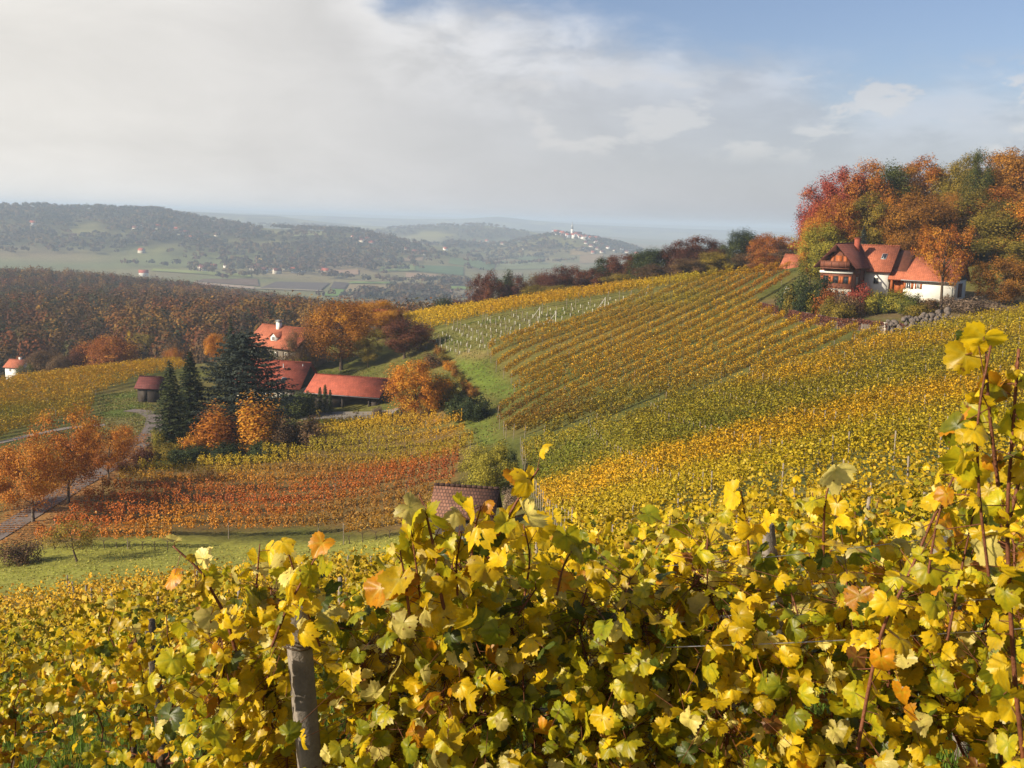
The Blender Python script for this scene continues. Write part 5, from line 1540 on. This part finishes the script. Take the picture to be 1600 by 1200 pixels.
P = at(471, 608, 163); z0 = P[2] - 2.7
Lo = empty('farmhouse', (P[0], P[1], z0), 'lower farmhouse with red tiled roof half hidden by the big conifer', 'house', rz=math.radians(-11))
walls(Lo, -11.6, -0.4, 0.1, 8.7, -3, 2.65, 6.0, M['plaster_old'])
roof(Lo, -12.2, 0.0, -0.6, 9.4, 2.7, 6.55, M['tile_red'])
pl_ = math.atan2(3.85, 5.0)
skylight(Lo, -3.6, 0.9, 2.7 + 1.5 * math.tan(pl_), 0.8, 1.2, pl_)
for xx, yy in ((-4.6, 3.2), (-1.3, 3.7)):
    MB().tube([(xx, yy, 5.2), (xx, yy, 6.3)], 0.07, 6).build('vent_pipe', M['grey_metal'], Lo)
m = MB(); m.hexa([(-0.38, 0.3, 2.6), (-0.32, 0.3, 2.6), (-0.32, 8.5, 2.6), (-0.38, 8.5, 2.6)], [(-0.38, 4.2, 5.9), (-0.32, 4.2, 5.9), (-0.32, 4.6, 5.9), (-0.38, 4.6, 5.9)]); m.build('gable_boards', M['wood_dark'], Lo)
for xx in (-9.5, -6.8, -3.5): window(Lo, (xx, 0.1, 1.2), 0.9, 1.1, 'y', M['plaster'], M['wood_dark'])
m = MB(); m.box(-1.6, 0.07, 0.9, 1.0, 0.09, 2.1); m.build('door', M['wood_dark'], Lo)

P = at(595, 621, 155); z0 = P[2] - 2.35
Ga = empty('garage', (P[0], P[1], z0), 'long low garage with red tiled roof and dark open bay beside the driveway', 'garage', rz=math.radians(-13))
m = MB()
m.box(-6.3, 7.4, 0.8, 11.8, 0.2, 3.2); m.box(-12.1, 3.8, 0.8, 0.2, 7.0, 3.2); m.box(-0.5, 3.8, 0.8, 0.2, 7.0, 3.2)
m.box(-9.4, 0.3, 0.8, 5.3, 0.2, 3.2); m.box(-1.25, 0.3, 0.8, 1.3, 0.2, 3.2)
m.build('wall', M['wood_dark'], Ga)
m = MB(); m.hexa([(-0.62, 0.4, 2.4), (-0.40, 0.4, 2.4), (-0.40, 7.2, 2.4), (-0.62, 7.2, 2.4)], [(-0.62, 3.65, 4.1), (-0.40, 3.65, 4.1), (-0.40, 3.95, 4.1), (-0.62, 3.95, 4.1)]); m.build('gable_boards', M['wood_dark'], Ga)
m = MB(); m.box(-4.3, 0.1, 2.05, 4.9, 0.2, 0.28); m.build('lintel', M['wood_red'], Ga)
for xx in (-6.55, -2.05): MB().box(xx, 0.1, 0.75, 0.22, 0.22, 2.4).build('post', M['wood_dark'], Ga)
m = MB(); m.box(-4.3, 6.8, 0.9, 4.2, 0.1, 0.5); m.build('shelf', M['wood_red'], Ga)
roof(Ga, -12.9, 0.0, -0.6, 8.2, 2.4, 4.75, M['tile_red'])
m = MB(); m.tube([(-12.8, -0.68, 2.3), (0, -0.68, 2.26)], 0.07, 6); m.build('gutter', M['grey_metal'], Ga)

def simple_house(name, label, cat, P, rz, L, W, wall, rise, rmat, wmat, ov=0.4, ch=None, depth=2.5, caps=True, win=(), door=None, group=None):
    """P: point on the ground under the front right corner"""
    e = empty(name, P, label, cat, group, rz=math.radians(rz))
    ap = wall + rise - 0.25 - rise * ov / (W / 2 + ov)
    walls(e, -L, 0, 0, W, -depth, wall - 0.02 - 0.0, wall + (ap - wall), wmat)
    k = rise / (W / 2 + ov)
    roof(e, -L - ov, ov, -ov, W + ov, wall - 0.0, wall + rise, rmat, 0.14, 'x', caps)
    if ch: chimney(e, ch[0], ch[1], wall + rise * 0.5, ch[2], 0.55, ch[3] if len(ch) > 3 else M['plaster_old'])
    for xx, zz, w_, h_ in win: window(e, (xx, 0, zz), w_, h_, 'y')
    if door: MB().box(door, -0.03, 1.0, 0.95, 0.08, 2.0).build('door', M['wood_dark'], e)
    return e
# the shed on the left, the tiled hut in front, roofs along the crest
P = hit(247, 629, 90)
simple_house('shed', 'small black boarded shed with dark red roof left of the spruces', 'shed', P, -6, 3.5, 3.2, 2.3, 1.7, M['tile_dark'], M['wood_dark'], door=-2.4)
Pe = at(768, 813, 65.0); zg = Pe[2] - 2.1
hut = simple_house('hut', 'little dark timber hut with old brown tiled roof behind the nearest vines', 'hut', (Pe[0] - 0.15, Pe[1] + 0.4, zg), -8, 3.75, 2.7, 2.1, 1.75, M['tile_old'], M['wood_dark'], ov=0.42, win=((-2.75, 1.45, 0.55, 0.5),), door=-1.2)
P = at(1131, 428, 226); simple_house('cottage', 'small cottage with orange roof peeping over the hill crest before the treeline', 'house', (P[0], P[1], P[2] - 1.8), -40, 4.2, 4.0, 2.0, 2.4, M['tile_orange'], M['wood_dark'], ch=(-2.0, 2.3, 4.9, M['tile_orange']))
P = at(1244, 420, 212); simple_house('barn', 'barn with orange roof behind the crest, left of the bright orange tree', 'barn', (P[0], P[1], P[2] - 2.0), -40, 3.4, 4.6, 2.0, 2.9, M['tile_orange'], M['wood_dark'])
P = at(614, 516, 208); simple_house('farmhouse', 'red roofed house gable half hidden behind the two oaks', 'house', (P[0], P[1], P[2] - 1.5), -22, 6.0, 4.5, 2.6, 2.9, M['tile_red'], M['wood_dark'])
P = at(33, 584, 262); simple_house('cottage', 'far left white cottage with salmon roof at the picture edge', 'house', P, -14, 5.0, 4.2, 1.5, 1.9, M['tile_orange'], M['plaster'], ch=(-2.0, 2.3, 3.9, M['plaster']), win=((-1.4, 0.8, 0.6, 0.7), (-3.4, 0.8, 0.6, 0.7)))
P = at(249, 556, 298); simple_house('barn', 'low dark roof with pale chimney half hidden at the wood edge', 'barn', P, -10, 5.4, 5.0, 0.6, 1.7, M['tile_dark'], M['wood_dark'], ch=(-0.4, 2.2, 2.9, M['plaster']))

# ---- far houses, the hill town with its castle and church
rh = np.random.default_rng(41)
def far_house(px, py, label, L=11, W=8, wall=4.6, rise=4.5, rm='tile_red', wm='plaster_old', group='far houses'):
    p = hit(px, py, 1000)
    return simple_house('house', label, 'house', (p[0], p[1], p[2]), rh.uniform(-60, 40), L * rh.uniform(0.8, 1.3), W * rh.uniform(0.85, 1.15), wall * rh.uniform(0.8, 1.2), rise, M[rm], M[wm], 0.5, depth=4, caps=False, group=group)
VILL = {'on the far left ridge slope': [(212,360),(226,354),(240,366),(252,358),(262,364),(268,372),(277,361),(283,368),(296,366),(305,375),(325,372),(338,370),(222,396),(120,372),(58,352)],
        'at the foot of the far left hill': [(388,418),(396,423),(408,421),(416,426),(428,424),(440,428),(452,423),(466,427),(478,426),(312,421),(325,424),(338,421),(352,419),(232,432),(505,423),(512,427)],
        'in the village between the far hills': [(556,374),(566,379),(575,376),(585,382),(596,379),(608,384),(618,381),(628,388),(640,392),(652,396),(602,392),(588,394),(668,399)],
        'on the ridge left of the hill town': [(744,377),(754,380),(763,378),(772,381),(786,383),(802,380),(700,392),(820,390)],
        'on the slope under the hill town': [(918,382),(926,387),(932,380),(938,391),(944,384),(950,389),(956,380),(962,393),(968,386),(974,391),(981,396),(988,392),(946,396),(930,397),(996,399),(912,390)]}
for where, pts in VILL.items():
    for k, (px, py) in enumerate(sorted(pts)):
        far_house(px, py, f'tiny pale house {where}, {ordn(k + 1)} from the left', rm=['tile_red', 'tile_dark', 'tile_brown'][k % 3], wm='plaster_old' if k % 4 else 'plaster')
for k, (px, py) in enumerate([(874,367),(880,369),(886,370),(891,372),(896,373),(905,372),(910,373),(916,375),(922,374),(929,376),(936,377)]):
    far_house(px, py, f'tiny white house of the hill town, {ordn(k + 1)} from the left', 15, 10, 9, 5, 'tile_red', 'plaster', 'houses of the hill town')
p = hit(866, 366, 1000)
ca = empty('castle', p, 'white castle with square tower at the left end of the far hill town', 'castle')
MB().box(0, 0, 4, 30, 14, 14).build('wall', M['plaster'], ca)
roof(ca, -16, 16, -8, 8, 11, 18, M['tile_dark'], 0.5, 'x', False)
MB().box(-9, -4, 9, 9, 9, 26).build('tower', M['plaster'], ca)
m = MB(); m.add([(-14, -9, 22), (-4, -9, 22), (-4, 1, 22), (-14, 1, 22), (-9, -4, 31)], [[0, 3, 2, 1]], [[0, 1, 4], [1, 2, 4], [2, 3, 4], [3, 0, 4]]); m.build('tower_roof', M['tile_dark'], ca)
p = hit(902, 371, 1000)
chu = empty('church', p, 'white church with tall dark spire in the far hill town', 'church')
walls(chu, -14, 12, -6, 6, -4, 9, 15, M['plaster'], name='nave'); roof(chu, -15, 13, -7, 7, 8.6, 17, M['tile_dark'], 0.5, 'x', False)
MB().box(-16.1, 0, 10, 7, 7, 28).build('tower', M['plaster'], chu)
m = MB(); k8 = [(-16.1 + 4.4 * math.cos(i * PI / 4), 4.4 * math.sin(i * PI / 4), 24) for i in range(8)] + [(-16.1, 0, 47)]
m.add(k8, [[i, (i + 1) % 8, 8] for i in range(8)]); m.F.setdefault(8, []).append(np.array([[7, 6, 5, 4, 3, 2, 1, 0]])); m.build('spire', M['grey_metal'], chu)
# ------------------------------------------------------------------ the nearest vines
rf = np.random.default_rng(2024)
KINDS = np.array([  # margin, vein, share
    [(0.74,0.49,0.009),(0.64,0.49,0.03)], [(0.54,0.45,0.012),(0.33,0.35,0.02)], [(0.29,0.29,0.012),(0.17,0.21,0.016)], [(0.075,0.10,0.012),(0.13,0.16,0.02)], [(0.60,0.25,0.008),(0.54,0.34,0.015)], [(0.74,0.61,0.17),(0.62,0.54,0.12)], [(0.28,0.11,0.02),(0.38,0.22,0.03)]])
SH = {'lemon': [0.52,0.22,0.05,0.02,0.06,0.12,0.01], 'yellow': [0.45,0.24,0.11,0.05,0.04,0.10,0.01], 'green': [0.32,0.30,0.19,0.07,0.02,0.10,0.00], 'gold': [0.44,0.18,0.11,0.08,0.10,0.07,0.02]}
def leaf_cols(n, mix, rng):
    k = rng.choice(len(KINDS), n, p=SH[mix])
    b = rng.uniform(0.62, 1.12, (n, 1))
    return KINDS[k, 0] * b, KINDS[k, 1] * b

CANE_TIP = []
def grapevine(p, T, label, group, zhi, n, tpls, mix, rng, ncane=7, petiole=False, width=0.15, lsize=0.052, extra=(), spread=0.62, trunk=True, zlo=0.42):
    """one vine on the wires: knotty trunk, canes fanning up, lobed leaves on stalks"""
    root = empty('grapevine', p, label, 'grapevine', group)
    o0 = np.array([float(c) for c in p]); T = np.array([T[0], T[1], 0.0]); Nn = np.array([-T[1], T[0], 0])
    if trunk:
        tp = [(0,0,-0.1)] + [tuple(rng.normal(0, 0.025, 2)) + (z,) for z in (0.12, 0.28, 0.45)] + [tuple(rng.normal(0, 0.02, 2)) + (0.62,)]
        MB().tube(tp, [0.04, 0.033, 0.028, 0.027, 0.032], 8).build('trunk', M['bark'], root, smooth=True)
    canes = []
    for k in range(ncane):
        u = ((k + 0.5) / ncane * 2 - 1) * spread + rng.normal(0, 0.05)
        ht = zhi * rng.uniform(0.88, 1.10)
        b = np.array([0, 0, 0.58]) + T * u * 0.75
        P = [np.array([0, 0, 0.58]), b + [0, 0, 0.06]]
        m = 7
        for i in range(1, m + 1):
            f = i / m
            P.append(b + T * (u * 0.35 * f + rng.normal(0, 0.025)) + Nn * rng.normal(0, 0.05) + np.array([0, 0, 0.06 + (ht - 0.62) * f]))
        P = np.array(P)
        r = np.linspace(0.0065, 0.0028, len(P))
        MB().tube(P, r, 6).build('cane', M['cane'], root, smooth=True)
        canes.append(P)
    for P, r in extra:
        P = np.asarray(P) - o0
        MB().tube(P, r, 7).build('cane', M['cane'], root, smooth=True)
    # leaves
    ci = rng.integers(0, len(canes), n)
    f = rng.random(n) ** 0.85
    A = np.array(canes)      # all the same length
    seg = 1 + f * (A.shape[1] - 2.001); i0 = seg.astype(int); fr = (seg - i0)[:, None]
    C = A[ci, i0] * (1 - fr) + A[ci, i0 + 1] * fr
    off = T * rng.normal(0, 0.085, (n, 1)) + Nn * rng.normal(0, width, (n, 1)) + np.array([0, 0, 1]) * rng.normal(0.01, 0.05, (n, 1))
    P = C + off
    side = np.sign((off @ Nn))[:, None]
    N = SUN * 0.38 + np.array([0, 0, 0.25]) + Nn * side * 0.45 + rng.normal(size=(n, 3)) * 0.72
    c1, c2 = leaf_cols(n, mix, rng)
    sz = lsize * rng.uniform(0.5, 1.12, n)
    V, Tr, Q, Cc = leaves(P, N, sz, c1, c2, rng, tpls)
    Cs = [C]; Ps = [P]
    if extra:
        xP = []; xC = []
        for E, r in extra:
            E = np.asarray(E) - o0
            L = np.concatenate([[0], np.cumsum(np.linalg.norm(np.diff(E, axis=0), axis=1))])
            for s in np.arange(0.02, L[-1], 0.027):
                c = np.array([np.interp(s, L, E[:, j]) for j in range(3)])
                d = norm(rng.normal(size=3) + [-0.25, 0.0, 0.1])
                xC.append(c); xP.append(c + d * rng.uniform(0.02, 0.075))
        xP = np.array(xP); xC = np.array(xC); nx_ = len(xP)
        N2 = SUN * 0.4 + np.array([0, -0.25, 0.2]) + rng.normal(size=(nx_, 3)) * 0.75
        d1, d2 = leaf_cols(nx_, 'lemon', rng)
        V2, T2, Q2, C2 = leaves(xP, N2, lsize * (0.85 if mix == 'gold' else 1.15) * rng.uniform(0.4, 1.15, nx_), d1, d2, rng, tpls)
        Tr = np.vstack([Tr, T2 + len(V)]); Q = np.vstack([Q, Q2 + len(V)]); V = np.vstack([V, V2]); Cc = np.vstack([Cc, C2])
        Cs.append(xC); Ps.append(xP)
    nT = len(Tr); nQ = len(Q); F_ = [Tr, Q]
    if petiole:
        Cs = np.vstack(Cs); Ps = np.vstack(Ps); m = len(Cs)
        d = norm(Ps - Cs); a = norm(np.cross(d, [0.3, 0.2, 1.0])); b = np.cross(d, a); r = 0.0014
        tri = np.stack([a, -0.5 * a + 0.87 * b, -0.5 * a - 0.87 * b], 1)
        W = np.concatenate([Cs[:, None] + r * tri, Ps[:, None] + r * 0.8 * tri], 1).reshape(-1, 3)
        o = np.arange(m)[:, None, None] * 6
        F_.append((np.array([[0, 1, 4, 3], [1, 2, 5, 4], [2, 0, 3, 5]])[None] + o).reshape(-1, 4) + len(V))
        V = np.vstack([V, W]); Cc = np.vstack([Cc, np.tile([0.2, 0.07, 0.02], (len(W), 1))])
    me = mesh_np('foliage', V, F_, col=Cc, dom='POINT', smooth=True)
    link('foliage', me, [M['vine_near'], M['cane']], root)
    if petiole:
        mi = np.zeros(len(me.polygons), dtype=np.int32); mi[nT + nQ:] = 1
        me.polygons.foreach_set('material_index', mi)
    return root

# shoots that stand out of the nearest row: (vine, depth, radius, points in the photograph)
def shoot(Y, pts, r0, r1, sub=5):
    P = np.array([at(a, b, Y) for a, b in pts])
    s = np.linspace(0, len(P) - 1, (len(P) - 1) * sub + 1)
    Q = np.stack([np.interp(s, np.arange(len(P)), P[:, j]) for j in range(3)], 1)
    for _ in range(4): Q[1:-1] = (Q[:-2] + 2 * Q[1:-1] + Q[2:]) / 4
    return Q, np.linspace(r0, r1, len(Q))
EX = {0: [shoot(3.0, [(372,1030),(352,960),(333,927),(316,893),(270,853)], 0.006, 0.003), shoot(3.0, [(480,990),(470,920),(455,880),(448,850)], 0.005, 0.002), shoot(3.1, [(395,980),(402,900),(406,850)], 0.005, 0.002), shoot(2.84, [(425,1010),(448,950),(474,905),(505,850)], 0.005, 0.002), shoot(2.86, [(500,1010),(482,960),(462,920)], 0.004, 0.002)],
      1: [shoot(2.75, [(700,980),(688,925),(682,870),(672,830),(664,795),(655,772)], 0.006, 0.0025), shoot(2.7, [(752,900),(770,850),(790,815),(812,775),(842,732)], 0.006, 0.0028), shoot(2.75, [(640,960),(632,900),(625,860)], 0.005, 0.002), shoot(2.7, [(735,900),(740,830),(752,790)], 0.004, 0.002), shoot(2.8, [(715,930),(712,880),(722,830)], 0.004, 0.002), shoot(2.8, [(820,930),(830,870),(818,820)], 0.004, 0.002), shoot(2.85, [(870,930),(880,880),(905,845)], 0.004, 0.002), shoot(2.8, [(660,960),(650,880),(640,810)], 0.004, 0.002)],
      2: [shoot(2.9, [(1172,900),(1169,840),(1158,767)], 0.005, 0.002), shoot(2.9, [(1286,890),(1287,820),(1289,780),(1299,745)], 0.005, 0.002)],
      3: [shoot(1.9, [(1602,1215),(1584,1050),(1576,900),(1573,800),(1582,680),(1592,545)], 0.0052, 0.003), shoot(1.75, [(1545,900),(1530,780),(1525,660),(1548,540)], 0.003, 0.002), shoot(2.1, [(1450,900),(1465,800),(1510,700)], 0.003, 0.002), shoot(1.95, [(1574,820),(1590,765),(1602,690)], 0.005, 0.003),
          shoot(2.25, [(1340,1170),(1360,1060),(1378,980),(1420,900),(1455,815),(1474,780)], 0.0048, 0.003), shoot(2.3, [(1480,1000),(1500,900),(1530,760)], 0.004, 0.002), shoot(1.85, [(1560,760),(1545,640),(1540,545)], 0.004, 0.002)]}
ROW1 = [(-0.62, 'yellow', 0.0), (0.25, 'green', 0.0), (1.05, 'yellow', 0.0), (1.80, 'gold', 0.0)]
for k, (x, mix, _) in enumerate(ROW1):
    y = 3.08 - 0.12 * x
    lab = ['grapevine at the left end of the nearest row, around the concrete post', 'bushy yellow-green grapevine in the nearest row before the tiled hut', 'grapevine of the nearest row with bare wires and gaps around it', 'grapevine at the right picture edge with a tall reddish cane'][k]
    grapevine((x, y, hz(x, y)), (0.993, -0.12), lab, 'grapevines of the nearest row', [1.60, 1.52, 1.42, 1.42][k], [1200, 1500, 820, 850][k], LEAF_HI, mix, rf, ncane=8, petiole=True, extra=EX[k], width=0.16, spread=[0.46,0.5,0.5,0.52][k])
for r, (y0, n, xs, tp, zh) in enumerate([(5.5, 640, np.arange(-4.3, 4.2, 1.05), LEAF_MID, 1.46), (8.2, 560, np.arange(-5.6, 5.9, 1.1), LEAF_LO, 1.44)]):
    for k, x in enumerate(xs):
        x = x + rf.normal(0, 0.05); y = y0 - 0.1 * x
        grapevine((x, y, hz(x, y)), (0.995, -0.1), f'golden leafed grapevine in the {["second", "third"][r]} row from the camera, {ordn(k + 1)} from the left', f'grapevines of the {["second", "third"][r]} row', zh * (1.02 if x > 0 else 0.98), n, tp,
                  'gold' if x < -1.2 or x > 2 else 'yellow', rf, ncane=6, width=0.17, lsize=0.05)

# posts and wires of these rows
def conc_post(top, bot, w_, label, mat):
    top, bot = np.array(top), np.array(bot)
    d = norm(top - bot); bot = bot - d * ((bot[2] - (hz(bot[0], bot[1]) - 0.2)) / max(d[2], 0.3))
    a = norm(np.cross(d, [0, 1.0, 0])); a = a * math.cos(0.45) + np.cross(d, a) * math.sin(0.45); b = np.cross(d, a)
    m = MB(); L = np.linalg.norm(top - bot); rings = []
    cs = [(-1,-.9),(-.9,-1),(.9,-1),(1,-.9),(1,.9),(.9,1),(-.9,1),(-1,.9)]
    zs = list(np.linspace(0, L - 0.012, 10)) + [L]
    V = []
    for i, s in enumerate(zs):
        k = 0.5 * w_ * (0.85 if i == len(zs) - 1 else 1)
        V += [d * s + a * u * k + b * v * k for u, v in cs]
    n = len(zs); F4 = [[i * 8 + j, i * 8 + (j + 1) % 8, (i + 1) * 8 + (j + 1) % 8, (i + 1) * 8 + j] for i in range(n - 1) for j in range(8)]
    m.add(V, F4); m.F.setdefault(8, []).append(np.array([[(n - 1) * 8 + j for j in range(8)]]))
    return tag(m.build('vineyard_post', mat, loc=tuple(bot)), label, 'post', 'posts of the nearest vines')
p1 = conc_post(at(462, 944, 2.98), at(484, 1195, 2.98), 0.068, 'grey concrete post in the nearest row, bound with wire near its top', M['concrete'])
conc_post(at(233, 964, 8.0), at(240, 1030, 8.0), 0.085, 'dark post top among the leaves at the left', M['bark_grey'])
conc_post(at(1196, 818, 5.3), at(1235, 1165, 5.3), 0.07, 'leaning grey post in the second row, left of the two on the right', M['concrete'])
conc_post(at(1468, 840, 5.2), at(1500, 1130, 5.2), 0.07, 'grey post in the second row near the right picture edge', M['concrete'])
tie = MB(); c = at(464, 1003, 2.98)
for k in range(3):
    th = np.linspace(0, 2 * PI, 17); tie.tube(np.column_stack([0.058 * np.cos(th), 0.058 * np.sin(th), 0.012 * k + 0.006 * np.sin(th * 2)]), 0.003, 5)
tag(tie.build('wire_tie', M['bark'], loc=tuple(c)), 'dark wire binding wound round the near concrete post', 'wire tie')
def wire(pa, pb, label, r=0.0017, x_lo=-0.95, x_hi=2.4, sag=0.0):
    x_lo = 0.5
    pa, pb = np.array(pa), np.array(pb); d = (pb - pa) / (pb[0] - pa[0])
    xs = np.linspace(x_lo, x_hi, 40); P = pa + d * (xs - pa[0])[:, None]
    P[:, 2] += 0.004 * np.sin(xs * 5) - sag * np.sin((xs - x_lo) / (x_hi - x_lo) * PI)
    c = P[0].copy()
    return tag(MB().tube(P - c, r, 5).build('trellis_wire', M['wire'], loc=tuple(c)), label, 'wire', 'trellis wires of the nearest row')
wire(at(1170, 1006, 2.86), at(1580, 985, 2.74), 'lower bright trellis wire of the nearest row')
wire(at(1066, 972, 3.0), at(1510, 940, 2.9), 'upper trellis wire of the nearest row, with a twisted tie', 0.0014)
wire(at(900, 900, 3.12), at(1500, 838, 3.02), 'thin top trellis wire of the nearest row', 0.0012)
tw = MB(); th = np.linspace(0, 14 * PI, 120); xx = np.linspace(-0.03, 0.04, 120)
tw.tube(np.column_stack([xx, 0.005 * np.cos(th) * (1 + 0.5 * np.sin(xx * 90)), 0.005 * np.sin(th)]), 0.0013, 4); tw.tube([(0.03, 0, 0), (0.045, -0.01, 0.012), (0.05, -0.01, -0.01)], 0.0013, 4); tw.tube([(-0.03, 0, 0), (-0.045, -0.008, 0.01)], 0.0013, 4)
tag(tw.build('wire_tie', M['tube'], loc=tuple(at(1131, 964, 2.97))), 'pale twisted tie on the upper trellis wire', 'wire tie')

# grass and fallen leaves on the ground under the near rows
n = 90000; y = np.exp(rf.uniform(math.log(1.6), math.log(17), n)); x = rf.uniform(-0.62, 0.62, n) * (y + 0.6)
Pc = np.column_stack([x, y, h(x, y) + 0.03]); hgt = rf.uniform(0.05, 0.17, n)
a = norm(np.column_stack([rf.normal(size=n), rf.normal(size=n), np.zeros(n)])); ln = rf.normal(0, 0.04, (n, 3)); w2 = rf.uniform(0.002, 0.005, (n, 1)) * (1 + y[:, None] * 0.12)
V = np.stack([Pc - a * w2 - [0, 0, 0.04], Pc + a * w2 - [0, 0, 0.04], Pc + ln + np.column_stack([np.zeros((n, 2)), hgt])], 1).reshape(-1, 3)
gc = np.array([0.085, 0.17, 0.02]) * rf.uniform(0.6, 1.3, (n, 1)) + np.array([0.05, 0.03, 0.0]) * rf.random((n, 1))
tag(link('grass', mesh_np('grass', V, np.arange(3 * n).reshape(-1, 3), col=gc), M['grass']), kind='stuff')
n = 5000; y = np.exp(rf.uniform(math.log(1.8), math.log(14), n)); x = rf.uniform(-0.6, 0.6, n) * (y + 0.6)
c1, c2 = leaf_cols(n, 'gold', rf)
V, Tr, Q, Cc = leaves(np.column_stack([x, y, h(x, y) + 0.05]), rf.normal(0, 0.3, (n, 3)) + [0, 0, 1.0], rf.uniform(0.035, 0.075, n), c1 * 0.7, c2 * 0.7, rf, LEAF_LO, hang=0.0)
tag(link('fallen_leaves', mesh_np('fallen_leaves', V, Tr, col=Cc, dom='POINT'), M['vine_near']), kind='stuff')
